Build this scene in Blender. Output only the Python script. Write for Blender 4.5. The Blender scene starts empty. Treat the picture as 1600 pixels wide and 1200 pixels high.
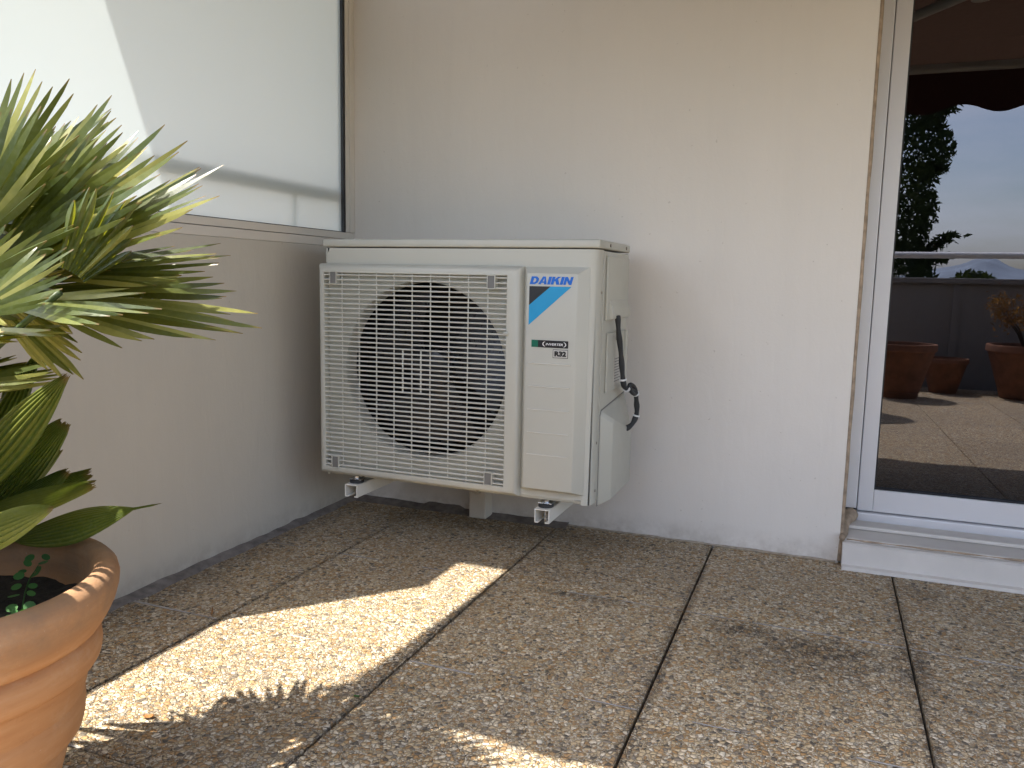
import bpy, bmesh, math, random
from math import sin, cos, pi, radians
from mathutils import Vector, Matrix
from mathutils import noise as mnoise

S = bpy.context.scene
COL = S.collection
random.seed(7)

# ------------------------------------------------------------------ camera, sky, sun, exposure
cam_d = bpy.data.cameras.new("camera")
cam = bpy.data.objects.new("camera", cam_d)
COL.objects.link(cam)
S.camera = cam
cam_d.sensor_width = 36.0
cam_d.lens = 27.975
cam_d.clip_start = 0.02
cam_d.clip_end = 30000
R_ = Vector((0.9303856, 0.36601777, 0.02033777))
U_ = Vector((-0.06614686, 0.11305334, 0.99138466))
F_ = Vector((-0.36056515, 0.92371529, -0.12939413))
cam.matrix_world = Matrix(((R_.x, U_.x, -F_.x, 1.5644), (R_.y, U_.y, -F_.y, -2.4096),
                           (R_.z, U_.z, -F_.z, 0.8029), (0, 0, 0, 1)))

TO_SUN = Vector((-0.335, -0.385, 1.0)).normalized()
world = bpy.data.worlds.new("World")
S.world = world
world.use_nodes = True
wn = world.node_tree
bg = wn.nodes["Background"]
sky = wn.nodes.new("ShaderNodeTexSky")
sky.sky_type = 'NISHITA'
sky.sun_disc = False
sky.sun_elevation = math.asin(TO_SUN.z)
sky.sun_rotation = math.atan2(TO_SUN.x, TO_SUN.y)
sky.air_density = 1.0
sky.dust_density = 2.2
sky.ozone_density = 0.7
tc = wn.nodes.new("ShaderNodeTexCoord")
mp = wn.nodes.new("ShaderNodeMapping")
mp.inputs["Scale"].default_value = (1.6, 1.6, 7.0)
wn.links.new(tc.outputs["Generated"], mp.inputs[0])
cn = wn.nodes.new("ShaderNodeTexNoise")
cn.inputs["Scale"].default_value = 2.2
cn.inputs["Detail"].default_value = 7.0
cn.inputs["Roughness"].default_value = 0.55
wn.links.new(mp.outputs[0], cn.inputs["Vector"])
cr = wn.nodes.new("ShaderNodeValToRGB")
cr.color_ramp.elements[0].position = 0.40
cr.color_ramp.elements[1].position = 0.68
wn.links.new(cn.outputs["Fac"], cr.inputs[0])
bw = wn.nodes.new("ShaderNodeRGBToBW")
wn.links.new(sky.outputs[0], bw.inputs[0])
cw = wn.nodes.new("ShaderNodeMix")
cw.data_type = 'RGBA'
cw.blend_type = 'MULTIPLY'
cw.inputs[0].default_value = 1.0
wn.links.new(bw.outputs[0], cw.inputs[6])
cw.inputs[7].default_value = (1.35, 1.40, 1.55, 1)
cm = wn.nodes.new("ShaderNodeMix")
cm.data_type = 'RGBA'
cf = wn.nodes.new("ShaderNodeMath")
cf.operation = 'MULTIPLY'
cf.inputs[1].default_value = 0.6
wn.links.new(cr.outputs[0], cf.inputs[0])
wn.links.new(cf.outputs[0], cm.inputs[0])
wn.links.new(sky.outputs[0], cm.inputs[6])
wn.links.new(cw.outputs[2], cm.inputs[7])
wn.links.new(cm.outputs[2], bg.inputs[0])
bg.inputs[1].default_value = 0.15
sun_d = bpy.data.lights.new("sun", 'SUN')
sun_d.energy = 3.4
sun_d.angle = radians(0.53)
sun_d.color = (1.0, 0.935, 0.84)
sun = bpy.data.objects.new("sun", sun_d)
COL.objects.link(sun)
sun.rotation_euler = TO_SUN.to_track_quat('Z', 'Y').to_euler()
sun.location = (-4, -5, 9)
S.view_settings.view_transform = 'Standard'
S.view_settings.look = 'None'
S.view_settings.exposure = 1.9
S.view_settings.gamma = 1.0
S.render.engine = 'CYCLES'
S.cycles.max_bounces = 10
S.cycles.diffuse_bounces = 6
S.cycles.glossy_bounces = 6
S.cycles.transmission_bounces = 8
S.cycles.transparent_max_bounces = 12
S.cycles.caustics_reflective = False
S.cycles.caustics_refractive = False

# ------------------------------------------------------------------ materials
class NT:
    def __init__(self, name):
        self.m = bpy.data.materials.new(name)
        self.m.use_nodes = True
        self.t = self.m.node_tree
        self.b = self.t.nodes["Principled BSDF"]
        self.out = self.t.nodes["Material Output"]
        self._c = None
    def n(self, kind, **kw):
        x = self.t.nodes.new(kind)
        for k, v in kw.items():
            if k.startswith("i_"):
                x.inputs[k[2:].replace("_", " ")].default_value = v
            else:
                setattr(x, k, v)
        return x
    def l(self, a, b):
        self.t.links.new(a, b)
    def coord(self):
        if self._c is None:
            self._c = self.n("ShaderNodeNewGeometry").outputs["Position"]
        return self._c
    def noise(self, scale, detail=4, rough=0.55, vec=None, dist=0.0):
        x = self.n("ShaderNodeTexNoise")
        x.inputs["Scale"].default_value = scale
        x.inputs["Detail"].default_value = detail
        x.inputs["Roughness"].default_value = rough
        x.inputs["Distortion"].default_value = dist
        self.l(vec or self.coord(), x.inputs["Vector"])
        return x.outputs["Fac"]
    def ramp(self, fac, stops, interp='LINEAR'):
        r = self.n("ShaderNodeValToRGB")
        r.color_ramp.interpolation = interp
        e = r.color_ramp.elements
        while len(e) < len(stops):
            e.new(0.5)
        for el, (p, c) in zip(e, stops):
            el.position = p
            el.color = (c[0], c[1], c[2], 1) if not isinstance(c, (int, float)) else (c, c, c, 1)
        self.l(fac, r.inputs[0])
        return r.outputs[0]
    def mix(self, fac, a, b, mode='MIX'):
        x = self.n("ShaderNodeMix", data_type='RGBA', blend_type=mode)
        for s, v in ((0, fac), (6, a), (7, b)):
            if hasattr(v, "is_linked") or hasattr(v, "links"):
                self.l(v, x.inputs[s])
            elif s == 0:
                x.inputs[s].default_value = v
            else:
                x.inputs[s].default_value = (v[0], v[1], v[2], 1)
        return x.outputs[2]
    def math(self, op, a, b=0.0, clamp=False):
        x = self.n("ShaderNodeMath", operation=op, use_clamp=clamp)
        for s, v in ((0, a), (1, b)):
            if hasattr(v, "links"):
                self.l(v, x.inputs[s])
            else:
                x.inputs[s].default_value = v
        return x.outputs[0]
    def bump(self, h, strength=0.3, dist=0.01, normal=None):
        x = self.n("ShaderNodeBump")
        x.inputs["Strength"].default_value = strength
        x.inputs["Distance"].default_value = dist
        self.l(h, x.inputs["Height"])
        if normal is not None:
            self.l(normal, x.inputs["Normal"])
        return x.outputs[0]
    def set(self, col=None, rough=None, normal=None, metal=None, spec=None, **kw):
        b = self.b
        def put(sock, v, rgb=False):
            if v is None:
                return
            if hasattr(v, "links"):
                self.l(v, b.inputs[sock])
            elif rgb:
                b.inputs[sock].default_value = (v[0], v[1], v[2], 1)
            else:
                b.inputs[sock].default_value = v
        put("Base Color", col, True)
        put("Roughness", rough)
        put("Normal", normal)
        put("Metallic", metal)
        put("Specular IOR Level", spec)
        for k, v in kw.items():
            put(k.replace("_", " "), v)
        return self.m

def simple(name, col, rough=0.5, metal=0.0, var=0.06, scale=12.0, bump=0.0, bscale=200.0, spec=None):
    t = NT(name)
    f = t.noise(scale, 5)
    lo = tuple(c * (1 - var) for c in col)
    hi = tuple(min(1, c * (1 + var)) for c in col)
    c = t.ramp(f, [(0.3, lo), (0.7, hi)])
    r = t.ramp(t.noise(scale * 3, 3), [(0.3, max(0.02, rough - 0.06)), (0.7, min(1, rough + 0.06))])
    nrm = t.bump(t.noise(bscale, 3), bump, 0.002) if bump else None
    return t.set(c, r, nrm, metal, spec)

def mat_plaster(name, base, grime):
    t = NT(name)
    big = t.noise(1.3, 5, 0.6)
    mid = t.noise(7.0, 5, 0.6)
    fine = t.noise(160.0, 4, 0.6)
    c = t.ramp(big, [(0.3, tuple(x * 0.93 for x in base)), (0.7, base)])
    c = t.mix(t.ramp(mid, [(0.42, 0.0), (0.75, 0.35)]), c, tuple(x * 0.93 for x in base))
    # dirt just above the floor, broken up by noise
    sep = t.n("ShaderNodeSeparateXYZ")
    t.l(t.coord(), sep.inputs[0])
    low = t.math('SUBTRACT', 1.0, t.math('DIVIDE', sep.outputs[2], 0.075), True)
    d = t.math('MULTIPLY', low, t.ramp(t.noise(18.0, 6, 0.7), [(0.38, 0.0), (0.66, 1.0)]))
    c = t.mix(t.math('MULTIPLY', d, 0.5), c, grime)
    # small scuffs and specks
    c = t.mix(t.ramp(t.noise(75.0, 3, 0.5), [(0.735, 0.0), (0.76, 0.30)]), c, (0.30, 0.25, 0.20))
    sm = t.n("ShaderNodeMapping")
    sm.inputs["Scale"].default_value = (9.0, 9.0, 0.5)
    t.l(t.coord(), sm.inputs[0])
    c = t.mix(t.ramp(t.noise(1.6, 5, 0.6, vec=sm.outputs[0]), [(0.50, 0.0), (0.75, 0.09)]), c, tuple(x * 0.72 for x in base))
    # trowel marks as relief
    st = t.n("ShaderNodeMapping")
    st.inputs["Scale"].default_value = (1.0, 1.0, 0.35)
    t.l(t.coord(), st.inputs[0])
    tro = t.noise(22.0, 4, 0.55, vec=st.outputs[0], dist=0.6)
    n1 = t.bump(fine, 0.22, 0.0016)
    n2 = t.bump(tro, 0.26, 0.006, n1)
    return t.set(c, 0.92, n2, spec=0.15)

def mat_aggregate():
    t = NT("exposed_aggregate")
    co = t.coord()
    wn_ = t.n("ShaderNodeTexNoise")
    wn_.inputs["Scale"].default_value = 60.0
    wn_.inputs["Detail"].default_value = 2.0
    t.l(co, wn_.inputs["Vector"])
    off = t.n("ShaderNodeVectorMath", operation='SCALE')
    t.l(wn_.outputs["Color"], off.inputs[0])
    off.inputs["Scale"].default_value = 0.0075
    add = t.n("ShaderNodeVectorMath", operation='ADD')
    t.l(co, add.inputs[0])
    t.l(off.outputs[0], add.inputs[1])
    vec = add.outputs[0]
    pal = [(0.0, (0.09, 0.082, 0.072)), (0.06, (0.24, 0.215, 0.18)), (0.12, (0.42, 0.255, 0.105)),
           (0.25, (0.64, 0.51, 0.325)), (0.41, (0.74, 0.64, 0.48)), (0.55, (0.53, 0.345, 0.165)),
           (0.66, (0.78, 0.70, 0.56)), (0.77, (0.60, 0.48, 0.31)), (0.87, (0.80, 0.75, 0.64)), (0.96, (0.36, 0.335, 0.29))]
    def layer(scale):
        v = t.n("ShaderNodeTexVoronoi")
        v.inputs["Scale"].default_value = scale
        v.inputs["Randomness"].default_value = 1.0
        t.l(vec, v.inputs["Vector"])
        e = t.n("ShaderNodeTexVoronoi", feature='DISTANCE_TO_EDGE')
        e.inputs["Scale"].default_value = scale
        e.inputs["Randomness"].default_value = 1.0
        t.l(vec, e.inputs["Vector"])
        sp = t.n("ShaderNodeSeparateColor")
        t.l(v.outputs["Color"], sp.inputs[0])
        return t.ramp(sp.outputs[0], pal, 'CONSTANT'), sp.outputs[1], e.outputs["Distance"], v.outputs["Distance"]
    c1, r1, e1, d1 = layer(112.0)
    c2, r2, e2, d2 = layer(205.0)
    pick = t.math('GREATER_THAN', r1, 0.50)
    c = t.mix(pick, c1, c2)
    # tone differs a little inside each pebble
    c = t.mix(t.ramp(t.noise(420.0, 3), [(0.3, 0.0), (0.75, 0.35)]), c, (0.30, 0.26, 0.21))
    edge = t.n("ShaderNodeMix", data_type='FLOAT')
    t.l(pick, edge.inputs[0]); t.l(e1, edge.inputs[2]); t.l(e2, edge.inputs[3])
    ed = edge.outputs[0]
    matrix = t.ramp(ed, [(0.0, 1.0), (0.10, 0.0)])
    mcol = t.ramp(t.noise(90.0, 4), [(0.3, (0.21, 0.17, 0.12)), (0.7, (0.36, 0.305, 0.225))])
    c = t.mix(matrix, c, mcol)
    # large weathering blotches
    c = t.mix(t.ramp(t.noise(2.2, 6, 0.65), [(0.40, 0.0), (0.72, 0.22)]), c, (0.32, 0.275, 0.225))
    c = t.mix(t.ramp(t.noise(9.0, 5, 0.6), [(0.5, 0.0), (0.8, 0.20)]), c, (0.34, 0.28, 0.22))
    # dark dirt stain in the pebble gaps
    sep = t.n("ShaderNodeSeparateXYZ")
    t.l(co, sep.inputs[0])
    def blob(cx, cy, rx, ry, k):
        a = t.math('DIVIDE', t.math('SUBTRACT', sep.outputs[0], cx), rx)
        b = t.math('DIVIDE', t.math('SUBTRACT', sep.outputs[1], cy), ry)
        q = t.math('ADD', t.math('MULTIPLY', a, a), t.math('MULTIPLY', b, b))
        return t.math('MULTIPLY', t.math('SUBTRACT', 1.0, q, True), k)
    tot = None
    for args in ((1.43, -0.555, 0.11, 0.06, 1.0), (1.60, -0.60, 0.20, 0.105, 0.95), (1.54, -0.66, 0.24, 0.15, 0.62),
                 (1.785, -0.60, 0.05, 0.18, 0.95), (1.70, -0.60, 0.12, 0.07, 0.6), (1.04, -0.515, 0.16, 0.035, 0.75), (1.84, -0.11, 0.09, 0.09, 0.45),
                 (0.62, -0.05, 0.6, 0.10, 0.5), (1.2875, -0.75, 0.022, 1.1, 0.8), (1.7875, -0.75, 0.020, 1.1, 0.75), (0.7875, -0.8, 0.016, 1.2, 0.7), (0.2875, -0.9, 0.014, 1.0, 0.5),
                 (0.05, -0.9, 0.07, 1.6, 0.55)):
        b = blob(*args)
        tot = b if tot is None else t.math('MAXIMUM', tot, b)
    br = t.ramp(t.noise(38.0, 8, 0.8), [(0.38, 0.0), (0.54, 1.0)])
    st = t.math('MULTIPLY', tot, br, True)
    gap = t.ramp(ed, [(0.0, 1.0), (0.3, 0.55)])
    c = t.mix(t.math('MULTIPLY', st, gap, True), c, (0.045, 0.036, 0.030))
    # each slab was cast with its own tone
    ix = t.math('FLOOR', t.math('DIVIDE', t.math('SUBTRACT', sep.outputs[0], 0.2875), 0.5))
    iy = t.math('FLOOR', t.math('DIVIDE', t.math('SUBTRACT', sep.outputs[1], 0.06), 0.5))
    cmb = t.n("ShaderNodeCombineXYZ")
    t.l(ix, cmb.inputs[0]); t.l(iy, cmb.inputs[1])
    wn2 = t.n("ShaderNodeTexWhiteNoise", noise_dimensions='3D')
    t.l(cmb.outputs[0], wn2.inputs[0])
    c = t.mix(1.0, c, t.ramp(wn2.outputs[0], [(0.0, (0.96, 0.915, 0.85)), (0.5, (1.06, 1.01, 0.93)), (1.0, (1.12, 1.06, 0.96))]), 'MULTIPLY')
    # relief: rounded pebbles
    h = t.ramp(ed, [(0.0, 0.0), (0.16, 0.75), (0.5, 1.0)])
    hh = t.math('ADD', h, t.math('MULTIPLY', r2, 0.35))
    nrm = t.bump(hh, 0.95, 0.004)
    rg = t.ramp(r2, [(0.0, 0.62), (1.0, 0.9)])
    return t.set(c, rg, nrm, spec=0.3)

def mat_terracotta():
    t = NT("terracotta")
    co = t.coord()
    mp = t.n("ShaderNodeMapping")
    mp.inputs["Scale"].default_value = (1, 1, 7)
    t.l(co, mp.inputs[0])
    f = t.noise(9.0, 6, 0.6, vec=mp.outputs[0])
    c = t.ramp(f, [(0.3, (0.44, 0.215, 0.095)), (0.55, (0.50, 0.26, 0.12)), (0.75, (0.54, 0.31, 0.16))])
    lime = t.ramp(t.noise(14.0, 7, 0.7), [(0.55, 0.0), (0.75, 0.3)])
    c = t.mix(lime, c, (0.58, 0.46, 0.34))
    dk = t.ramp(t.noise(34.0, 6, 0.7), [(0.62, 0.0), (0.74, 0.55)])
    c = t.mix(dk, c, (0.27, 0.13, 0.07))
    # grey-brown grime on top of the rim, salt rings lower down, fine scratches
    sp3 = t.n("ShaderNodeSeparateXYZ")
    t.l(co, sp3.inputs[0])
    rimz = t.math('DIVIDE', t.math('SUBTRACT', sp3.outputs[2], 0.325), 0.035, True)
    c = t.mix(t.math('MULTIPLY', rimz, t.ramp(t.noise(11.0, 7, 0.7), [(0.32, 0.15), (0.62, 0.8)])), c, (0.25, 0.165, 0.105))
    c = t.mix(t.ramp(t.noise(5.0, 8, 0.75), [(0.52, 0.0), (0.66, 0.16)]), c, (0.60, 0.48, 0.35))
    c = t.mix(t.ramp(t.noise(120.0, 4, 0.7), [(0.66, 0.0), (0.74, 0.4)]), c, (0.62, 0.50, 0.38))
    mp2 = t.n("ShaderNodeMapping")
    mp2.inputs["Scale"].default_value = (1, 1, 30)
    t.l(co, mp2.inputs[0])
    n = t.bump(t.noise(8.0, 4, 0.5, vec=mp2.outputs[0]), 0.12, 0.004)
    n = t.bump(t.noise(260.0, 3), 0.18, 0.0012, n)
    return t.set(c, 0.82, n, spec=0.25)

def mat_leaf(name, stops, trans, rough=0.42, spec=0.5, wax=0.25):
    t = NT(name)
    oi = t.n("ShaderNodeAttribute", attribute_name="tone")
    f = t.math('ADD', oi.outputs["Fac"], t.math('MULTIPLY', t.math('SUBTRACT', t.noise(60.0, 4), 0.5), 0.35), True)
    c = t.ramp(f, stops)
    al = t.n("ShaderNodeAttribute", attribute_name="along")
    # whitish wax bloom and brown dry tips
    c = t.mix(t.ramp(t.noise(190.0, 4), [(0.45, 0.0), (0.7, wax)]), c, (0.42, 0.46, 0.36))
    c = t.mix(t.ramp(al.outputs["Fac"], [(0.955, 0.0), (0.995, 0.9)]), c, (0.16, 0.085, 0.035))
    n = t.bump(t.noise(140.0, 3), 0.1, 0.001)
    t.set(c, rough, n, spec=spec)
    tr = t.n("ShaderNodeBsdfTranslucent")
    tc = t.mix(0.75, c, trans)
    t.l(tc, tr.inputs["Color"])
    mx = t.n("ShaderNodeMixShader")
    mx.inputs[0].default_value = 0.28
    t.l(t.b.outputs[0], mx.inputs[1])
    t.l(tr.outputs[0], mx.inputs[2])
    t.l(mx.outputs[0], t.out.inputs[0])
    return t.m

def mat_frosted():
    t = NT("frosted_glass")
    t.set((0.57, 0.63, 0.65), 0.32, None, spec=0.5)
    t.b.inputs["IOR"].default_value = 1.25
    t.b.inputs["Transmission Weight"].default_value = 1.0
    t.b.inputs["Roughness"].default_value = 0.58
    tr = t.n("ShaderNodeBsdfTranslucent")
    tr.inputs["Color"].default_value = (0.455, 0.53, 0.55, 1)
    df = t.n("ShaderNodeBsdfDiffuse")
    df.inputs["Color"].default_value = (0.38, 0.435, 0.455, 1)
    m1 = t.n("ShaderNodeMixShader")
    m1.inputs[0].default_value = 0.35
    t.l(tr.outputs[0], m1.inputs[1])
    t.l(df.outputs[0], m1.inputs[2])
    m2 = t.n("ShaderNodeMixShader")
    m2.inputs[0].default_value = 0.62
    t.l(t.b.outputs[0], m2.inputs[1])
    t.l(m1.outputs[0], m2.inputs[2])
    t.l(m2.outputs[0], t.out.inputs[0])
    return t.m

def mat_pane():
    t = NT("tinted_pane")
    t.t.nodes.remove(t.b)
    g = t.n("ShaderNodeBsdfGlossy")
    g.inputs["Roughness"].default_value = 0.0
    g.inputs["Color"].default_value = (0.86, 0.88, 1.0, 1)
    tr = t.n("ShaderNodeBsdfTransparent")
    tr.inputs["Color"].default_value = (0.34, 0.36, 0.36, 1)
    fr = t.n("ShaderNodeFresnel")
    fr.inputs["IOR"].default_value = 1.5
    k = t.math('ADD', t.math('MULTIPLY', fr.outputs[0], 1.3), 0.065, True)
    mx = t.n("ShaderNodeMixShader")
    t.l(k, mx.inputs[0])
    t.l(tr.outputs[0], mx.inputs[1])
    t.l(g.outputs[0], mx.inputs[2])
    t.l(mx.outputs[0], t.out.inputs[0])
    return t.m

def mat_fabric(name, col, trans, tfac=0.15):
    t = NT(name)
    c = t.ramp(t.noise(3.0, 4), [(0.3, tuple(x * 0.85 for x in col)), (0.7, col)])
    n = t.bump(t.noise(500.0, 2), 0.2, 0.001)
    t.set(c, 0.9, n, spec=0.1)
    tr = t.n("ShaderNodeBsdfTranslucent")
    tr.inputs["Color"].default_value = (*trans, 1)
    mx = t.n("ShaderNodeMixShader")
    mx.inputs[0].default_value = tfac
    t.l(t.b.outputs[0], mx.inputs[1])
    t.l(tr.outputs[0], mx.inputs[2])
    t.l(mx.outputs[0], t.out.inputs[0])
    return t.m

M = {}
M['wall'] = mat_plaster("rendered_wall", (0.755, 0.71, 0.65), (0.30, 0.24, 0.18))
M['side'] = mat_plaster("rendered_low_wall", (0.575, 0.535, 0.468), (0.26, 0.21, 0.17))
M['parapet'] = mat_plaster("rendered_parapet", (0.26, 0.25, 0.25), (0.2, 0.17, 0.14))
M['agg'] = mat_aggregate()
M['bed'] = simple("dark_joint", (0.035, 0.030, 0.026), 0.95, var=0.3, scale=40, bump=0.4)
M['mortar'] = simple("grey_mortar", (0.33, 0.31, 0.285), 0.95, var=0.22, scale=60, bump=0.5)
M['seal'] = simple("bitumen_mortar_fillet", (0.16, 0.14, 0.125), 0.9, var=0.4, scale=30, bump=0.6, bscale=90)
M['ivory'] = simple("ivory_enamel", (0.50, 0.492, 0.432), 0.42, var=0.015, scale=4, bump=0.03, bscale=400)
M['ivory_side'] = simple("ivory_enamel_side", (0.50, 0.492, 0.432), 0.42, var=0.02, scale=5, bump=0.03, bscale=400)
M['slat'] = simple('pale_grille_plastic', (0.60, 0.59, 0.53), 0.45, var=0.02)
M['orifice'] = simple("ivory_plastic", (0.66, 0.64, 0.54), 0.55, var=0.04)
M['black'] = simple("black_interior", (0.012, 0.012, 0.013), 0.6, var=0.3, scale=20)
M['blade'] = simple("charcoal_plastic", (0.03, 0.03, 0.032), 0.3, var=0.2)
M['clip'] = simple("grey_clip_recess", (0.17, 0.165, 0.155), 0.6)
M['screw'] = simple("dull_screw", (0.22, 0.20, 0.17), 0.4, 0.8)
M['zinc'] = simple("zinc_plated_steel", (0.55, 0.58, 0.62), 0.28, 1.0, var=0.12, scale=60)
M['rubber'] = simple("black_rubber", (0.025, 0.027, 0.030), 0.6)
M['white_paint'] = simple("white_powder_coat", (0.74, 0.72, 0.66), 0.45, var=0.02)
M['duct'] = simple("cream_plastic_duct", (0.62, 0.57, 0.49), 0.5, var=0.03)
M['alu'] = simple("silver_white_aluminium", (0.66, 0.655, 0.67), 0.42, 0.15, var=0.015, scale=3)
M['alu_beige'] = simple("beige_aluminium", (0.68, 0.635, 0.575), 0.5, 0.1, var=0.02, scale=3)
M['caulk'] = simple("brown_caulk", (0.33, 0.25, 0.175), 0.85, var=0.35, scale=40, bump=0.4, bscale=120)
M['sill'] = simple("painted_stone_sill", (0.60, 0.565, 0.52), 0.7, var=0.05, scale=10, bump=0.15)
M['sand'] = simple('sandy_mortar', (0.36, 0.30, 0.225), 0.95, var=0.3, scale=50, bump=0.5)
M['gasket'] = simple("black_gasket", (0.015, 0.015, 0.017), 0.55)
M['frost'] = mat_frosted()
M['pane'] = mat_pane()
M['rail'] = simple("white_lacquered_rail", (0.75, 0.75, 0.76), 0.35, var=0.02)
M['rail_tan'] = simple("weathered_tan_rail", (0.42, 0.37, 0.26), 0.6, var=0.08)
M['terra'] = mat_terracotta()
M['terra_shade'] = simple('shade_darkened_terracotta', (0.20, 0.088, 0.05), 0.85, var=0.3, scale=18, bump=0.3)  # darker terracotta copy: shade on the parapet pots put into the colour
M['soil'] = simple("potting_soil", (0.022, 0.017, 0.013), 0.95, var=0.6, scale=90, bump=1.0, bscale=150)
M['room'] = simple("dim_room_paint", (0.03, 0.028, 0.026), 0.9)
M['awning'] = mat_fabric("maroon_awning_cloth", (0.05, 0.026, 0.021), (0.42, 0.24, 0.15), 0.07)
M['valance'] = mat_fabric("maroon_valance_cloth", (0.045, 0.022, 0.019), (0.2, 0.07, 0.05), 0.03)
M['awn_metal'] = simple("cream_awning_metal", (0.55, 0.52, 0.46), 0.45, var=0.03)
M['slab'] = mat_plaster("painted_concrete_slab", (0.72, 0.66, 0.58), (0.3, 0.25, 0.2))
M['txt_blue'] = simple("blue_print", (0.0, 0.13, 0.58), 0.4, var=0.02)
M['cyan'] = simple("light_blue_print", (0.012, 0.30, 0.58), 0.4, var=0.02)
M['ink'] = simple("black_print", (0.012, 0.012, 0.014), 0.4, var=0.05)
M['green'] = simple("green_print", (0.0, 0.13, 0.075), 0.4, var=0.05)
M['label'] = simple("pale_sticker", (0.55, 0.53, 0.49), 0.45, var=0.03)
M['white_ink'] = simple("white_print", (0.78, 0.78, 0.78), 0.4, var=0.02)
M['ridge'] = simple("ivory_ridge", (0.60, 0.585, 0.52), 0.35, var=0.01)
M['leafA'] = mat_leaf("fan_palm_leaf", [(0.0, (0.016, 0.032, 0.008)), (0.4, (0.060, 0.085, 0.020)), (0.7, (0.13, 0.15, 0.038)), (1.0, (0.34, 0.32, 0.10))], (0.50, 0.50, 0.015), 0.32, 0.42, 0.06)
M['leafB'] = mat_leaf("young_palm_leaf", [(0.0, (0.016, 0.042, 0.010)), (0.5, (0.055, 0.098, 0.020)), (1.0, (0.19, 0.205, 0.035))], (0.35, 0.45, 0.02), 0.45, 0.45, 0.08)
M['weed'] = mat_leaf("seedling_leaf", [(0.0, (0.03, 0.11, 0.03)), (1.0, (0.07, 0.2, 0.05))], (0.15, 0.4, 0.05), 0.5, 0.4, 0.0)
M['stem'] = simple("palm_fibre", (0.12, 0.085, 0.05), 0.9, var=0.4, scale=60, bump=0.8)
M['petiole'] = simple("green_petiole", (0.05, 0.075, 0.022), 0.5, var=0.2)
M['tree'] = mat_leaf("cypress_foliage", [(0.0, (0.012, 0.022, 0.010)), (0.5, (0.03, 0.045, 0.018)), (1.0, (0.06, 0.075, 0.03))], (0.1, 0.14, 0.02), 0.7, 0.2, 0.0)
M['shrub'] = mat_leaf("rusty_shrub_leaf", [(0.0, (0.10, 0.045, 0.015)), (1.0, (0.32, 0.16, 0.045))], (0.4, 0.2, 0.03), 0.7, 0.2, 0.0)
M['bark'] = simple("bark", (0.10, 0.075, 0.055), 0.95, var=0.4, scale=40, bump=0.8)
M['dry'] = simple("dry_leaf", (0.26, 0.12, 0.035), 0.8, var=0.3, scale=100)
M['land'] = simple("scrub_land", (0.10, 0.11, 0.07), 0.95, var=0.35, scale=0.02)
M['hill'] = simple("haze_tinted_hill", (0.20, 0.24, 0.30), 0.95, var=0.2, scale=0.004)  # blue-grey tint paints distance haze into the hill colour
M['skin'] = simple('skin', (0.42, 0.25, 0.18), 0.5, var=0.05)
M['cloth_dark'] = simple('black_cotton', (0.02, 0.02, 0.022), 0.9, var=0.2, scale=40, bump=0.2)
M['cloth_navy'] = simple('dark_denim', (0.022, 0.026, 0.038), 0.9, var=0.2, scale=60, bump=0.2)
M['hair'] = simple('dark_hair', (0.03, 0.02, 0.015), 0.6, var=0.3, scale=80, bump=0.5)
M['pane_black'] = simple('lens_glass', (0.01, 0.01, 0.012), 0.05)
M['mast'] = simple("white_mast_paint", (0.75, 0.75, 0.75), 0.4)

# ------------------------------------------------------------------ mesh helpers
def tag(o, label=None, cat=None, group=None, kind=None):
    if label: o["label"] = label
    if cat: o["category"] = cat
    if group: o["group"] = group
    if kind: o["kind"] = kind
    return o

def thing(name, label, cat, loc=(0, 0, 0), rz=0.0, group=None):
    o = bpy.data.objects.new(name, None)
    o.empty_display_size = 0.1
    COL.objects.link(o)
    o.location = loc
    o.rotation_euler = (0, 0, rz)
    return tag(o, label, cat, group)

def obj(name, bm, mat, parent=None, smooth=False, origin=None, angle=None):
    """link bm as one mesh; geometry is given in the thing's un-rotated world frame"""
    root = parent
    while root is not None and root.parent is not None:
        root = root.parent
    off = Vector(origin) if origin is not None else (root.location.copy() if root is not None else Vector((0, 0, 0)))
    bmesh.ops.translate(bm, verts=bm.verts, vec=-off)
    me = bpy.data.meshes.new(name)
    bm.to_mesh(me)
    bm.free()
    if smooth:
        for p in me.polygons:
            p.use_smooth = True
    mats = mat if isinstance(mat, (list, tuple)) else [mat]
    for m in mats:
        me.materials.append(m)
    if angle is not None:
        me.set_sharp_from_angle(angle=angle)
    o = bpy.data.objects.new(name, me)
    COL.objects.link(o)
    if parent is not None:
        o.parent = parent
    elif origin is not None:
        o.location = origin
    return o

def join(bm, src):
    me = bpy.data.meshes.new("tmp")
    src.to_mesh(me)
    src.free()
    bm.from_mesh(me)
    bpy.data.meshes.remove(me)

def box(bm, x0, x1, y0, y1, z0, z1, bevel=0.0, seg=2, edges=None, mat=0):
    t = bmesh.new()
    vs = [t.verts.new(p) for p in ((x0, y0, z0), (x1, y0, z0), (x1, y1, z0), (x0, y1, z0),
                                   (x0, y0, z1), (x1, y0, z1), (x1, y1, z1), (x0, y1, z1))]
    for f in ((3, 2, 1, 0), (4, 5, 6, 7), (0, 1, 5, 4), (1, 2, 6, 5), (2, 3, 7, 6), (3, 0, 4, 7)):
        t.faces.new([vs[i] for i in f])
    if bevel > 0:
        es = [e for e in t.edges if edges is None or edges(e)]
        bmesh.ops.bevel(t, geom=es, offset=bevel, segments=seg, profile=0.5, affect='EDGES')
    for f in t.faces:
        f.material_index = mat
    join(bm, t)

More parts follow.
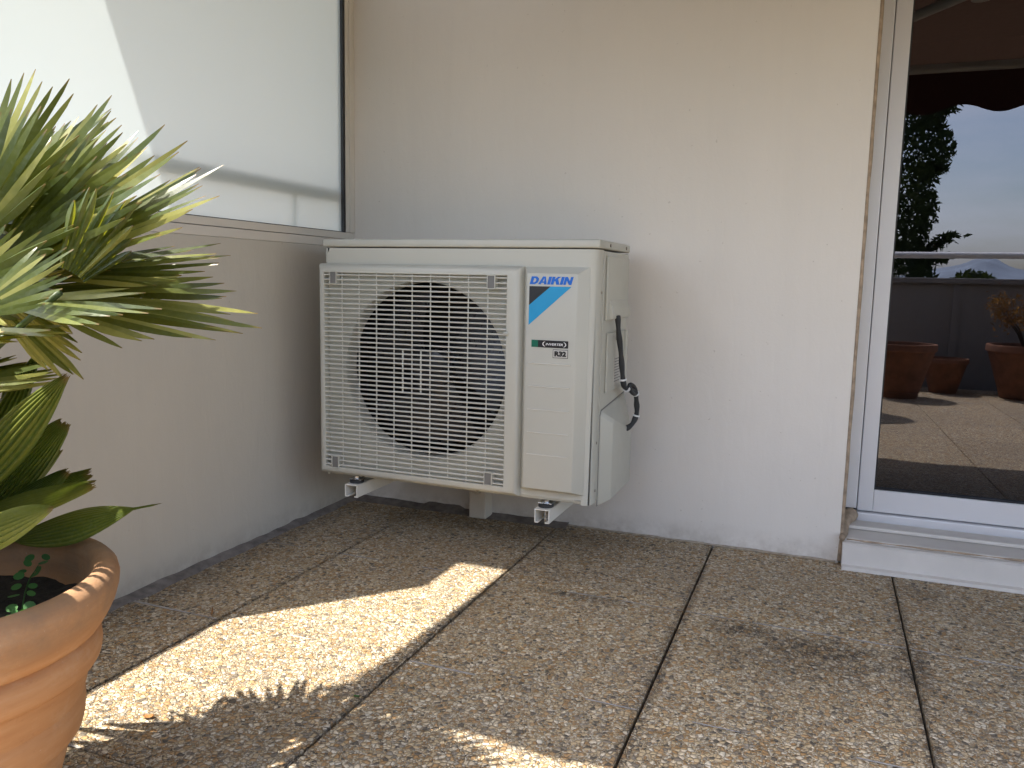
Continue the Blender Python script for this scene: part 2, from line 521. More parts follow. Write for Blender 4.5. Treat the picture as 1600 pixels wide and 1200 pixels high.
def frustum(bm, o, i, y0, y1, bevel=0.0):
    """raised plateau on an xz plane: outer rect o=(x0,x1,z0,z1) at y0, inner rect i at y1"""
    t = bmesh.new()
    a = [t.verts.new((x, y0, z)) for x, z in ((o[0], o[2]), (o[1], o[2]), (o[1], o[3]), (o[0], o[3]))]
    b = [t.verts.new((x, y1, z)) for x, z in ((i[0], i[2]), (i[1], i[2]), (i[1], i[3]), (i[0], i[3]))]
    t.faces.new(b)
    for k in range(4):
        t.faces.new((a[k], a[(k + 1) % 4], b[(k + 1) % 4], b[k]))
    bmesh.ops.recalc_face_normals(t, faces=t.faces)
    if t.faces[0].normal.y > 0 and y1 < y0:
        bmesh.ops.reverse_faces(t, faces=t.faces)
    if bevel:
        bmesh.ops.bevel(t, geom=[e for e in t.edges if not e.is_boundary], offset=bevel, segments=3, profile=0.5, affect='EDGES')
    join(bm, t)

def tube(bm, pts, r, seg=12, cap=True):
    pts = [Vector(p) for p in pts]
    rs = r if isinstance(r, (list, tuple)) else [r] * len(pts)
    rings = []
    up = Vector((0, 0, 1))
    prev = None
    for k, p in enumerate(pts):
        d = (pts[min(k + 1, len(pts) - 1)] - pts[max(k - 1, 0)]).normalized()
        if prev is None:
            a = up if abs(d.dot(up)) < 0.95 else Vector((1, 0, 0))
            n = d.cross(a).normalized()
        else:
            n = (prev - d * prev.dot(d)).normalized()
        prev = n
        b = d.cross(n)
        rings.append([bm.verts.new(p + (n * cos(2 * pi * j / seg) + b * sin(2 * pi * j / seg)) * rs[k]) for j in range(seg)])
    for k in range(len(rings) - 1):
        for j in range(seg):
            bm.faces.new((rings[k][j], rings[k + 1][j], rings[k + 1][(j + 1) % seg], rings[k][(j + 1) % seg]))
    if cap:
        bm.faces.new(rings[0])
        bm.faces.new(list(reversed(rings[-1])))

def spline(pts, n=8):
    pts = [Vector(p) for p in pts]
    out = []
    for k in range(len(pts) - 1):
        p0, p1, p2, p3 = pts[max(k - 1, 0)], pts[k], pts[k + 1], pts[min(k + 2, len(pts) - 1)]
        for j in range(n):
            s = j / n
            out.append(0.5 * ((2 * p1) + (p2 - p0) * s + (2 * p0 - 5 * p1 + 4 * p2 - p3) * s * s + (3 * p1 - p0 - 3 * p2 + p3) * s ** 3))
    out.append(pts[-1])
    return out

def lathe(bm, c, prof, seg=64, wob=0.0):
    rings = []
    for k, (r, z) in enumerate(prof):
        rings.append([bm.verts.new((c[0] + r * (1 + wob * sin(3 * 2 * pi * j / seg + z * 9)) * cos(2 * pi * j / seg),
                                    c[1] + r * (1 + wob * cos(2 * 2 * pi * j / seg)) * sin(2 * pi * j / seg), c[2] + z)) for j in range(seg)])
    for k in range(len(rings) - 1):
        for j in range(seg):
            bm.faces.new((rings[k][j], rings[k][(j + 1) % seg], rings[k + 1][(j + 1) % seg], rings[k + 1][j]))
    return rings

def extrude_x(bm, prof, x0, x1):
    """closed yz profile pulled along x"""
    a = [bm.verts.new((x0, y, z)) for y, z in prof]
    b = [bm.verts.new((x1, y, z)) for y, z in prof]
    n = len(prof)
    for k in range(n):
        bm.faces.new((a[k], a[(k + 1) % n], b[(k + 1) % n], b[k]))
    bm.faces.new(list(reversed(a)))
    bm.faces.new(b)
    bmesh.ops.recalc_face_normals(bm, faces=bm.faces)

# ------------------------------------------------------------------ setting: floor, far land
WY = 0.045           # plane of the rendered back wall
XJ = [0.2875 + 0.5 * k for k in range(-3, 14)]
def build_floor():
    bm = bmesh.new()
    rnd = random.Random(3)
    xs = XJ
    ys = [0.0 - 0.5 * k for k in range(0, 10)]
    # first strip of cut slabs along the low wall (x 0 .. 0.2875)
    cols = [(0.018, 0.2875)] + [(x, x + 0.5) for x in xs if x > 0.2]
    for (xa, xb) in cols:
        for k in range(len(ys) - 1):
            g = 0.0021 + rnd.random() * 0.0008
            h = 0.0015
            dz = [(rnd.random() - 0.5) * 0.0022 for _ in range(4)]
            t = bmesh.new()
            x0, x1, y1, y0 = xa + g, xb - g, ys[k] - h, ys[k + 1] + h
            if k == 0 and xa > 0.7:
                y1 = WY - 0.006
            top = [t.verts.new((x, y, z)) for x, y, z in ((x0, y0, dz[0]), (x1, y0, dz[1]), (x1, y1, dz[2]), (x0, y1, dz[3]))]
            bot = [t.verts.new((v.co.x, v.co.y, -0.035)) for v in top]
            t.faces.new(top)
            for j in range(4):
                t.faces.new((bot[j], bot[(j + 1) % 4], top[(j + 1) % 4], top[j]))
            bmesh.ops.bevel(t, geom=[e for e in t.edges if e.verts[0].co.z > -0.02 and e.verts[1].co.z > -0.02], offset=0.0022, segments=2, profile=0.5, affect='EDGES')
            join(bm, t)
    o = tag(obj("terrace_floor", bm, M['agg'], smooth=False), kind='structure')
    o["label"] = "exposed aggregate paving slabs of the terrace"
    bm = bmesh.new()
    box(bm, -4.2, 7.2, -4.6, 0.35, -0.30, -0.012)
    tag(obj("floor_bedding", bm, M['bed']), kind='structure')
    # light mortar lying in the cross joints, worn away in places
    bm = bmesh.new()
    for k in range(1, 9):
        y = -0.5 * k
        for (xa, xb) in cols:
            x = xa + 0.006
            while x < xb - 0.01:
                L = 0.05 + rnd.random() * 0.16
                e = min(x + L, xb - 0.006)
                if rnd.random() < 0.62:
                    w = 0.0020 + rnd.random() * 0.0026
                    a = bm.verts.new((x, y - w, 0.0004)); b = bm.verts.new((e, y - w * 0.7, 0.0006))
                    c = bm.verts.new((e, y + w * 0.8, 0.0006)); d = bm.verts.new((x, y + w, 0.0004))
                    c2 = bm.verts.new(((x + e) / 2, y, 0.0016))
                    for q in ((a, b, c2), (b, c, c2), (c, d, c2), (d, a, c2)):
                        bm.faces.new(q)
                x = e + rnd.random() * 0.02
    tag(obj("joint_mortar", bm, M['mortar']), kind='structure')
    # grey mortar and bitumen fillet along the foot of the low wall and the back wall
    bm = bmesh.new()
    def fillet(pts, nrm, w0, h0):
        rows = []
        for k, p in enumerate(pts):
            w = w0 * (0.75 + 0.5 * mnoise.noise(Vector((p[0] * 9, p[1] * 9, 3.1))) + 0.25)
            h = h0 * (0.85 + 0.5 * mnoise.noise(Vector((p[0] * 14, p[1] * 14, 8.1))))
            q = Vector(p)
            rows.append([bm.verts.new(q + Vector((0, 0, h))), bm.verts.new(q + nrm * w * 0.35 + Vector((0, 0, h * 0.8))),
                         bm.verts.new(q + nrm * w * 0.8 + Vector((0, 0, h * 0.3))), bm.verts.new(q + nrm * w + Vector((0, 0, -0.006)))])
        for k in range(len(rows) - 1):
            for j in range(3):
                bm.faces.new((rows[k][j], rows[k + 1][j], rows[k + 1][j + 1], rows[k][j + 1]))
    fillet([(-0.001, WY - 0.02 - k * 0.02, 0) for k in range(0, 215)], Vector((1, 0, 0)), 0.032, 0.014)
    tag(obj("mortar_fillet", bm, M['seal'], smooth=True), kind='structure')
    bm = bmesh.new()
    rows = []
    for k in range(0, 42):
        x = 0.0 + k * 0.02
        w = 0.016 + 0.010 * mnoise.noise(Vector((x * 12, 1.7, 0)))
        h = 0.005 + 0.004 * mnoise.noise(Vector((x * 17, 5.7, 0))) + (0.008 if 0.28 < x < 0.44 else 0)
        rows.append([bm.verts.new((x, WY + 0.001, h + 0.006)), bm.verts.new((x, WY - w, h)), bm.verts.new((x, -0.004, -0.002))])
    for k in range(len(rows) - 1):
        for j in range(2):
            bm.faces.new((rows[k][j], rows[k + 1][j], rows[k + 1][j + 1], rows[k][j + 1]))
    tag(obj("bitumen_strip", bm, M['seal'], smooth=True), kind='structure')
    # thin sandy mortar line where the slabs meet the wall nearer the door
    bm = bmesh.new()
    pts = [(0.80 + 0.012 * k, WY - 0.003, 0.0015) for k in range(0, 71)]
    tube(bm, pts, [0.0042 + 0.0026 * mnoise.noise(Vector((p[0] * 16, 2.2, 0))) for p in pts], 8)
    tag(obj("mortar_line", bm, M['sand'], smooth=True), kind='structure')
    # the neighbour's terrace floor beyond the screen
    bm = bmesh.new()
    box(bm, -4.2, -0.16, -4.6, 0.0, -0.05, 0.0)
    tag(obj("neighbouring_terrace_floor", bm, M['agg']), kind='structure')
    # far land and hills
    bm = bmesh.new()
    n = 40
    rings = []
    for r in (2, 30, 120, 400, 1500, 6000, 16000):
        rings.append([bm.verts.new((r * cos(2 * pi * j / n), -5 + r * sin(2 * pi * j / n), -9.0)) for j in range(n)])
    bm.faces.new(rings[0])
    for k in range(len(rings) - 1):
        for j in range(n):
            bm.faces.new((rings[k][j], rings[k + 1][j], rings[k + 1][(j + 1) % n], rings[k][(j + 1) % n]))
    bmesh.ops.recalc_face_normals(bm, faces=bm.faces)
    tag(obj("ground", bm, M['land']), kind='structure')
    bm = bmesh.new()
    N, R = 420, 7000.0
    rows = []
    for i in range(N + 1):
        a = radians(200 + 140 * i / N)
        row = []
        da = (i / N * 140 + 200) - 280.2
        prof = 60 + 45 * mnoise.noise(Vector((i * 0.12, 2.2, 0))) + 190 * math.exp(-(da / 4.5) ** 2) + 85 * math.exp(-((da - 0.2) / 0.9) ** 2)
        for j, (rr, hh) in enumerate(((0, -0.1), (500, 0.35), (1000, 0.75), (1500, 1.0), (2500, 0.7))):
            z = -9 + hh * prof + (20 * mnoise.noise(Vector((i * 0.12, j * 1.1, 4))) if j else -30)
            row.append(bm.verts.new(((R + rr) * cos(a), (R + rr) * sin(a), z)))
        rows.append(row)
    for i in range(N):
        for j in range(4):
            bm.faces.new((rows[i][j], rows[i][j + 1], rows[i + 1][j + 1], rows[i + 1][j]))
    tag(obj("hills", bm, M['hill'], smooth=True), kind='structure')
build_floor()

# ------------------------------------------------------------------ building: walls
DX0, DX1, DZ0, DZ1 = 1.647, 4.15, 0.11, 2.28     # door opening
def build_walls():
    t = thing("house_wall", "smooth cream rendered wall behind the air conditioner, ending at the sliding door", "wall", (0, WY, 0))
    bm = bmesh.new()
    T = 0.40
    box(bm, -4.2, DX0, WY, WY + T, -0.3, 6.0)
    box(bm, DX1, 7.2, WY, WY + T, -0.3, 6.0)
    box(bm, DX0, DX1, WY, WY + T, DZ1, 6.0)
    box(bm, DX0, DX1, WY + 0.02, WY + T, -0.3, 0.0)
    obj("render", bm, M['wall'], t)
    bm = bmesh.new()
    # wavering caulk bead at the wall edge beside the door
    pts = [(DX0 + 0.004 + 0.002 * mnoise.noise(Vector((0, 0, z * 6))), WY + 0.006, z) for z in [0.004 + 0.03 * k for k in range(0, 76)]]
    tube(bm, pts, [0.0058 + 0.002 * mnoise.noise(Vector((3, 0, p[2] * 9))) + (0.004 * (1 - p[2] / 0.14) if p[2] < 0.14 else 0) for p in pts], 8)
    obj("caulk_bead", bm, M['caulk'], t, True)

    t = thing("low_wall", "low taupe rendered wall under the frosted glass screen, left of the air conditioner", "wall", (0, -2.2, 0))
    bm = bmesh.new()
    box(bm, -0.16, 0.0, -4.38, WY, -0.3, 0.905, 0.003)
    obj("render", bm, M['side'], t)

    t = thing("parapet_wall", "rendered parapet with a coping across the far side of the terrace", "wall", (1.5, -4.5, 0))
    bm = bmesh.new()
    box(bm, -4.2, 7.2, -4.58, -4.385, -0.3, 0.845)
    for x in (0.0, 2.62, 5.2):
        box(bm, x, x + 0.05, -4.385, -4.37, 0.0, 0.845)
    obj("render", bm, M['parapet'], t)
    bm = bmesh.new()
    box(bm, -4.2, 7.2, -4.61, -4.355, 0.845, 0.89, 0.006)
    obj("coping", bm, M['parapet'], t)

    t = thing("parapet_railing", "white tubular handrail on thin posts above the parapet", "railing", (1.5, -4.48, 0.89))
    bm = bmesh.new()
    tube(bm, [(-4.2, -4.48, 1.075), (7.2, -4.48, 1.075)], 0.026, 16)
    obj("handrail", bm, M['rail'], t, True, angle=radians(40))
    for k in range(7):
        x = -3.3 + 1.62 * k
        bm = bmesh.new()
        tube(bm, [(x, -4.48, 0.888), (x, -4.48, 1.055)], 0.012, 10)
        obj("post", bm, M['rail'], t, True, angle=radians(40))

    t = thing("neighbour_railing", "tan handrail seen blurred through the frosted glass screen", "railing", (-0.10, -2.0, 0.905))
    bm = bmesh.new()
    tube(bm, [(-0.085, WY - 0.01, 1.083), (-0.085, -4.3, 1.083)], 0.021, 16)
    obj("handrail", bm, M['rail_tan'], t, True, angle=radians(40))
    for y in (-0.215, -1.55, -2.9, -4.2):
        bm = bmesh.new()
        tube(bm, [(-0.085, y, 0.90), (-0.085, y, 1.075)], 0.008, 10)
        obj("post", bm, M['rail_tan'], t, True, angle=radians(40))

    t = thing("upper_balcony", "concrete balcony slab of the storey above, jutting out over the wall", "balcony", (1.5, -0.6, 2.62))
    bm = bmesh.new()
    box(bm, -4.2, 7.2, -1.434, WY, 2.62, 2.82)
    obj("slab", bm, M['slab'], t)
    bm = bmesh.new()
    box(bm, -4.2, 7.2, -1.40, -1.28, 2.82, 3.75)
    obj("balustrade", bm, M['wall'], t)

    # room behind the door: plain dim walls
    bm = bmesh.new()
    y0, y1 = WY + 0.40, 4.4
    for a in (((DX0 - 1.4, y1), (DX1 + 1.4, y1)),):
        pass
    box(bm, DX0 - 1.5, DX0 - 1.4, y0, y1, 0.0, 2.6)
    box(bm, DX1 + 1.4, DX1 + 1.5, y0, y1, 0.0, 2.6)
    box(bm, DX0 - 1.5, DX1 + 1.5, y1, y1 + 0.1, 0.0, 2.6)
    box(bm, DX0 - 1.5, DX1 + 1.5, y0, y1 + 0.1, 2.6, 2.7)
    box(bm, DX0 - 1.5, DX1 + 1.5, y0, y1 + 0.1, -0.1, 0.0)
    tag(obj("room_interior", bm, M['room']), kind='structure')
build_walls()

# ------------------------------------------------------------------ frosted screen
def build_screen():
    t = thing("privacy_screen", "frosted glass privacy screen in a beige metal frame on the low wall", "screen", (0, -0.66, 0.905))
    zg, y1, y0, top = 0.957, WY - 0.052, -1.325, 1.86
    bm = bmesh.new()
    box(bm, -0.045, 0.0, -1.35, WY, 0.905, 0.931, 0.0015)
    box(bm, -0.043, -0.003, -1.35, WY, 0.933, 0.955, 0.0015)
    obj("bottom_rail", bm, M['alu_beige'], t)
    bm = bmesh.new()
    box(bm, -0.045, 0.0, WY - 0.030, WY, 0.956, 1.90, 0.0015)
    box(bm, -0.045, -0.003, WY - 0.050, WY - 0.031, 0.956, 1.90, 0.001)
    obj("wall_channel", bm, M['alu_beige'], t)
    bm = bmesh.new()
    box(bm, -0.045, 0.0, -1.35, -1.322, 0.956, 1.90, 0.0015)
    obj("end_post", bm, M['alu_beige'], t)
    bm = bmesh.new()
    box(bm, -0.045, 0.0, -1.322, WY - 0.051, 1.862, 1.90, 0.0015)
    obj("top_rail", bm, M['alu_beige'], t)
    bm = bmesh.new()
    box(bm, -0.030, -0.006, WY - 0.0625, WY - 0.0505, 0.9555, 1.861)
    box(bm, -0.030, -0.010, -1.321, WY - 0.063, 0.9555, 0.9578)
    obj("gasket", bm, M['gasket'], t)
    bm = bmesh.new()
    x = -0.016
    a = [bm.verts.new(p) for p in ((x, -1.3215, 0.958), (x, WY - 0.063, 0.958), (x, WY - 0.063, 1.8615), (x, -1.3215, 1.8615))]
    bm.faces.new(a)
    obj("glass_pane", bm, M['frost'], t)
build_screen()

# ------------------------------------------------------------------ sliding door
def build_door():
    rz = 0.012
    ox, oy = 1.66, 0.20
    t = thing("sliding_door", "white aluminium sliding door with dark mirror-like glass at the right", "door", (ox, oy, 0.09), rz)
    X0, X1, Z0, Z1 = 1.640, 4.05, 0.088, 2.27
    bm = bmesh.new()
    box(bm, X0, 1.692, 0.19, 0.29, 0.13, Z1, 0.002)
    box(bm, X1, X1 + 0.05, 0.19, 0.29, 0.13, Z1, 0.002)
    box(bm, 1.692, X1, 0.19, 0.29, Z1 - 0.05, Z1, 0.002)
    box(bm, 1.694, X1 - 0.002, 0.196, 0.29, 0.085, 0.1165, 0.003)
    obj("outer_frame", bm, M['alu'], t)
    zb, zt = 0.1195, Z1 - 0.054
    bm = bmesh.new()
    box(bm, 1.6955, 1.739, 0.212, 0.262, zb, zt, 0.002)
    box(bm, 2.86, 2.905, 0.212, 0.262, zb, zt, 0.002)
    box(bm, 1.7395, 2.8595, 0.2125, 0.2615, zb, 0.188, 0.002)
    box(bm, 1.7395, 2.8595, 0.2125, 0.2615, zt - 0.06, zt, 0.002)
    obj("sash", bm, M['alu'], t)
    bm = bmesh.new()
    box(bm, 2.87, 2.915, 0.266, 0.286, zb, zt, 0.002)
    box(bm, X1 - 0.045, X1 - 0.002, 0.266, 0.286, zb, zt, 0.002)
    box(bm, 2.9155, X1 - 0.0455, 0.2665, 0.2855, zb, 0.188, 0.002)
    box(bm, 2.9155, X1 - 0.0455, 0.2665, 0.2855, zt - 0.06, zt, 0.002)
    obj("sash", bm, M['alu'], t)
    bm = bmesh.new()
    box(bm, 1.739, 1.7435, 0.222, 0.252, 0.188, zt - 0.06)
    box(bm, 1.7435, 2.86, 0.222, 0.252, 0.1875, 0.191)
    obj("gasket", bm, M['gasket'], t)
    for (xa, xb, y) in ((1.7436, 2.8595, 0.236), (2.9155, X1 - 0.0455, 0.276)):
        bm = bmesh.new()
        n = 1
        a = [bm.verts.new(p) for p in ((xa, y, 0.1885), (xb, y, 0.1885), (xb, y, zt - 0.061), (xa, y, zt - 0.061))]
        bm.faces.new(a)
        obj("glass_pane", bm, M['pane'], t)
    bm = bmesh.new()
    box(bm, 2.872, 2.892, 0.188, 0.2115, 0.98, 1.16, 0.006)
    obj("handle", bm, M['alu'], t)

    t = thing("door_sill", "stepped painted stone sill under the sliding door", "sill", (1.66, 0.02, 0.0), 0.012)
    bm = bmesh.new()
    y = 0.0
    prof = [(0.30, 0.0005), (-0.022, 0.0005), (-0.020, 0.010), (-0.004, 0.0125), (0.004, 0.068), (0.012, 0.073), (0.030, 0.0735),
            (0.0305, 0.078), (0.034, 0.0805), (0.050, 0.081), (0.12, 0.0825), (0.30, 0.083)]
    extrude_x(bm, prof, 1.655, 4.15)
    obj("step", bm, M['sill'], t)
    bm = bmesh.new()
    box(bm, 1.664, 4.148, 0.118, 0.186, 0.084, 0.0955, 0.003)
    obj("upper_step", bm, M['sill'], t)
    bm = bmesh.new()
    pts = [(1.665 + 0.02 * k, 0.0315 + 0.0015 * mnoise.noise(Vector((k * 0.4, 0, 0))), 0.0765) for k in range(0, 124)]
    tube(bm, pts, [0.0028 + 0.0022 * mnoise.noise(Vector((k * 0.25, 4, 0))) for k in range(0, 124)], 6)
    obj("caulk_line", bm, M['caulk'], t, True)
    bm = bmesh.new()
    pts = [(1.652, 0.02, 0.080), (1.658, 0.06, 0.084), (1.664, 0.13, 0.098), (1.682, 0.192, 0.112)]
    tube(bm, spline(pts, 4), [0.008, 0.009, 0.010, 0.010, 0.011, 0.011, 0.012, 0.012, 0.014, 0.017, 0.020, 0.022, 0.020], 8)
    obj("caulk_lump", bm, M['caulk'], t, True)
build_door()

# ------------------------------------------------------------------ awning
def build_awning():
    XA, XB = 0.095, 4.9
    t = thing("awning", "maroon retractable awning with a scalloped valance over the terrace", "awning", (2.5, 0.0, 2.38))
    bm = bmesh.new()
    box(bm, XA - 0.02, XB + 0.02, -0.13, WY - 0.002, 2.36, 2.50, 0.02)
    obj("cassette", bm, M['awn_metal'], t)
    ya, za, yb, zb = -0.12, 2.40, -1.80, 1.93
    bm = bmesh.new()
    nx, ny = 40, 12
    rows = []
    for i in range(ny + 1):
        s = i / ny
        rows.append([bm.verts.new((XA + (XB - XA) * j / nx, ya + (yb - ya) * s, za + (zb - za) * s - 0.018 * sin(pi * s))) for j in range(nx + 1)])
    for i in range(ny):
        for j in range(nx):
            bm.faces.new((rows[i][j], rows[i + 1][j], rows[i + 1][j + 1], rows[i][j + 1]))
    obj("canopy", bm, M['awning'], t, True)
    bm = bmesh.new()
    box(bm, XA, XB, -1.855, -1.795, 1.895, 1.945, 0.012)
    obj("front_bar", bm, M['awn_metal'], t)
    bm = bmesh.new()
    n = 400
    top, bot = [], []
    for j in range(n + 1):
        x = XA + (XB - XA) * j / n
        w = 0.006 * sin(x * 9.0)
        z = 1.715 - 0.021 * cos(2 * pi * (x - 2.02) / 0.345)
        top.append(bm.verts.new((x, -1.857, 1.935)))
        bot.append((bm.verts.new((x, -1.857 + w, (1.90 + z) / 2)), bm.verts.new((x, -1.857 + w * 1.6, z))))
    for j in range(n):
        bm.faces.new((top[j], bot[j][0], bot[j + 1][0], top[j + 1]))
        bm.faces.new((bot[j][0], bot[j][1], bot[j + 1][1], bot[j + 1][0]))
    obj("valance", bm, M['valance'], t, True)
    for (xs, sgn) in ((1.25, 1), (4.2, -1)):
        bm = bmesh.new()
        a = Vector((xs, -0.10, 2.30)); e = Vector((xs + sgn * 0.85, -0.98, 2.02)); c = Vector((xs - sgn * 0.05, -1.80, 1.90))
        tube(bm, [a, e], 0.026, 10)
        tube(bm, [e, c], 0.022, 10)
        tube(bm, [e + Vector((0, 0, -0.045)), e + Vector((0, 0, 0.045))], 0.038, 12)
        obj("folding_arm", bm, M['awn_metal'], t, True, angle=radians(40))
build_awning()

# ------------------------------------------------------------------ air conditioner
YF = -0.400
def plate_with_hole(bm, x0, x1, z0, z1, y, c, r, depth, seg=96):
    out, inn, deep = [], [], []
    for k in range(seg):
        a = 2 * pi * k / seg
        dx, dz = cos(a), sin(a)
        ts = []
        if dx > 1e-6: ts.append((x1 - c[0]) / dx)
        if dx < -1e-6: ts.append((x0 - c[0]) / dx)
        if dz > 1e-6: ts.append((z1 - c[1]) / dz)
        if dz < -1e-6: ts.append((z0 - c[1]) / dz)
        s = min(ts)
        out.append(bm.verts.new((c[0] + dx * s, y, c[1] + dz * s)))
        inn.append([bm.verts.new((c[0] + dx * (r + q), y + d, c[1] + dz * (r + q))) for q, d in ((0.012, 0.0), (0.004, 0.002), (0.0, 0.010), (0.0, depth))])
    for k in range(seg):
        j = (k + 1) % seg
        bm.faces.new((out[k], out[j], inn[j][0], inn[k][0]))
        for q in range(3):
            bm.faces.new((inn[k][q], inn[j][q], inn[j][q + 1], inn[k][q + 1]))
    for (px, pz) in ((x0, z0), (x1, z0), (x1, z1), (x0, z1)):   # corner fillers
        near = sorted(range(seg), key=lambda k: (out[k].co.x - px) ** 2 + (out[k].co.z - pz) ** 2)
        ks = [k for k in near[:4]]
        best = None
        for k in ks:
            j = (k + 1) % seg
            a, b = out[k].co, out[j].co
            if abs(a.x - b.x) > 1e-5 and abs(a.z - b.z) > 1e-5:
                v = bm.verts.new((px, y, pz))
                bm.faces.new((out[k], v, out[j]))
                break
    bmesh.ops.recalc_face_normals(bm, faces=bm.faces)

def flat_poly(bm, pts, y):
    bm.faces.new([bm.verts.new((x, y, z)) for x, z in pts])

def text_bm(body, size, offset=0.0, shear=0.0, sx=1.0):
    cu = bpy.data.curves.new("txt", 'FONT')
    cu.body = body
    cu.size = size
    cu.offset = offset
    cu.shear = shear
    cu.align_x = 'LEFT'
    o = bpy.data.objects.new("txt", cu)
    COL.objects.link(o)
    dg = bpy.context.evaluated_depsgraph_get()
    me = bpy.data.meshes.new_from_object(o.evaluated_get(dg))
    bm = bmesh.new()
    bm.from_mesh(me)
    bpy.data.objects.remove(o)
    bpy.data.curves.remove(cu)
    bpy.data.meshes.remove(me)
    return bm

def place_text(bm, x0, x1, z0, z1, y):
    xs = [v.co.x for v in bm.verts]; zs = [v.co.y for v in bm.verts]
    a, b, c, d = min(xs), max(xs), min(zs), max(zs)
    for v in bm.verts:
        v.co = Vector((x0 + (v.co.x - a) / (b - a) * (x1 - x0), y, z0 + (v.co.y - c) / (d - c) * (z1 - z0)))
    return bm

def build_ac():
    t = thing("air_conditioner", "ivory outdoor air conditioner unit with slatted fan grille on wall brackets in the corner", "air conditioner", (0.595, -0.235, 0.205))
    X0, X1, Z0, Z1, YB = 0.176, 1.012, 0.205, 0.886, -0.070
    # casing: back, left side, bottom, and front wrap
    bm = bmesh.new()
    def vert_edge(e):
        d = (e.verts[0].co - e.verts[1].co)
        return abs(d.z) > 0.3
    fr = bmesh.new()
    plate_with_hole(fr, 0.190, 0.985, 0.2165, Z1, YF, (0.506, 0.540), 0.252, 0.05)
    join(bm, fr)
    # rounded front-right corner wrap and left, bottom returns
    def strip(path, z0, z1):
        a = [bm.verts.new((x, y, z0)) for x, y in path]
        b = [bm.verts.new((x, y, z1)) for x, y in path]
        for k in range(len(path) - 1):
            bm.faces.new((a[k], a[k + 1], b[k + 1], b[k]))
    cr = [(0.985 + 0.028 * sin(pi / 2 * k / 8), YF + 0.028 - 0.028 * cos(pi / 2 * k / 8)) for k in range(9)]
    strip(cr + [(1.013, -0.352), (1.009, -0.351), (1.009, -0.345)], Z0, Z1)
    cl = [(0.190 - 0.014 * sin(pi / 2 * k / 6), YF + 0.014 - 0.014 * cos(pi / 2 * k / 6)) for k in range(7)]
    strip([(0.176, YB), (0.176, -0.300)] + list(reversed(cl)), Z0, Z1)
    # bottom lip
    for (ya, za, yb, zb) in ((YF, 0.2165, YF + 0.004, 0.2085), (YF + 0.004, 0.2085, YF + 0.014, 0.205), (YF + 0.014, 0.205, YB, 0.205)):
        bm.faces.new([bm.verts.new(p) for p in ((0.190, ya, za), (0.985, ya, za), (0.985, yb, zb), (0.190, yb, zb))])
    bm.faces.new([bm.verts.new(p) for p in ((0.985, YF + 0.014, 0.205), (1.009, YF + 0.03, 0.205), (1.009, YB, 0.205), (0.985, YB, 0.205))])
    bm.faces.new([bm.verts.new(p) for p in ((0.985, YF, 0.2165), (1.0048, YF + 0.0082, 0.2165), (1.0048, YF + 0.0082, 0.205), (0.985, YF + 0.014, 0.205))])
    bm.faces.new([bm.verts.new(p) for p in ((0.176, YF + 0.02, 0.205), (0.190, YF + 0.014, 0.205), (0.190, YB, 0.205), (0.176, YB, 0.205))])
    bm.faces.new([bm.verts.new(p) for p in ((0.176, YB, 0.205), (1.009, YB, 0.205), (1.009, YB, Z1), (0.176, YB, Z1))])
    bmesh.ops.remove_doubles(bm, verts=bm.verts, dist=0.0002)
    bmesh.ops.recalc_face_normals(bm, faces=bm.faces)
    obj("casing", bm, M['ivory'], t, True, angle=radians(28))
    # lid
    bm = bmesh.new()
    box(bm, 0.172, 1.0165, YF - 0.004, YB + 0.004, 0.889, 0.912, 0.006, 3)
    lid = obj("top_cover", bm, M['ivory'], t, True, angle=radians(35))
    for y in (-0.30, -0.12):
        bm = bmesh.new()
        tube(bm, [(1.0145, y, 0.900), (1.0185, y, 0.900)], 0.0048, 12)
        obj("screw", bm, M['screw'], lid)
    # raised grille frame
    ox0, ox1, oz0, oz1 = 0.166, 0.811, 0.212, 0.841
    ix0, ix1, iz0, iz1 = 0.191, 0.769, 0.236, 0.815
    bm = bmesh.new()
    prof = [(0.0, YF + 0.001), (0.002, YF - 0.010), (0.006, YF - 0.018), (0.012, YF - 0.0225), (0.016, YF - 0.024)]
    loops = []
    for d, y in prof:
        loops.append([bm.verts.new(p) for p in ((ox0 + d, y, oz0 + d), (ox1 - d * 1.1, y, oz0 + d), (ox1 - d * 1.1, y, oz1 - d * 1.05), (ox0 + d, y, oz1 - d * 1.05))])
    for d, y in ((0.0, YF - 0.0235), (-0.001, YF - 0.019), (-0.001, YF + 0.004)):
        loops.append([bm.verts.new(p) for p in ((ix0 - d, y, iz0 - d), (ix1 + d, y, iz0 - d), (ix1 + d, y, iz1 + d), (ix0 - d, y, iz1 + d))])
    for k in range(len(loops) - 1):
        for j in range(4):
            bm.faces.new((loops[k][j], loops[k][(j + 1) % 4], loops[k + 1][(j + 1) % 4], loops[k + 1][j]))
    bmesh.ops.recalc_face_normals(bm, faces=bm.faces)
    fr = obj("grille_frame", bm, M['ivory'], t, True, angle=radians(40))
    bm = bmesh.new()
    nb = 42
    for k in range(nb):
        z = iz0 + (iz1 - iz0) * (k + 0.5) / nb
        a = bmesh.new()
        pr = [(YF - 0.0215, z - 0.0020), (YF - 0.0235, z - 0.0006), (YF - 0.0235, z + 0.0006), (YF - 0.0215, z + 0.0020), (YF - 0.0165, z + 0.0024), (YF - 0.0165, z - 0.0024)]
        extrude_x(a, pr, ix0 - 0.002, ix1 + 0.002)
        join(bm, a)
    for k in range(1, 10):
        x = ix0 + (ix1 - ix0) * k / 10
        box(bm, x - 0.0010, x + 0.0010, YF - 0.0190, YF - 0.0150, iz0 - 0.002, iz1 + 0.002)
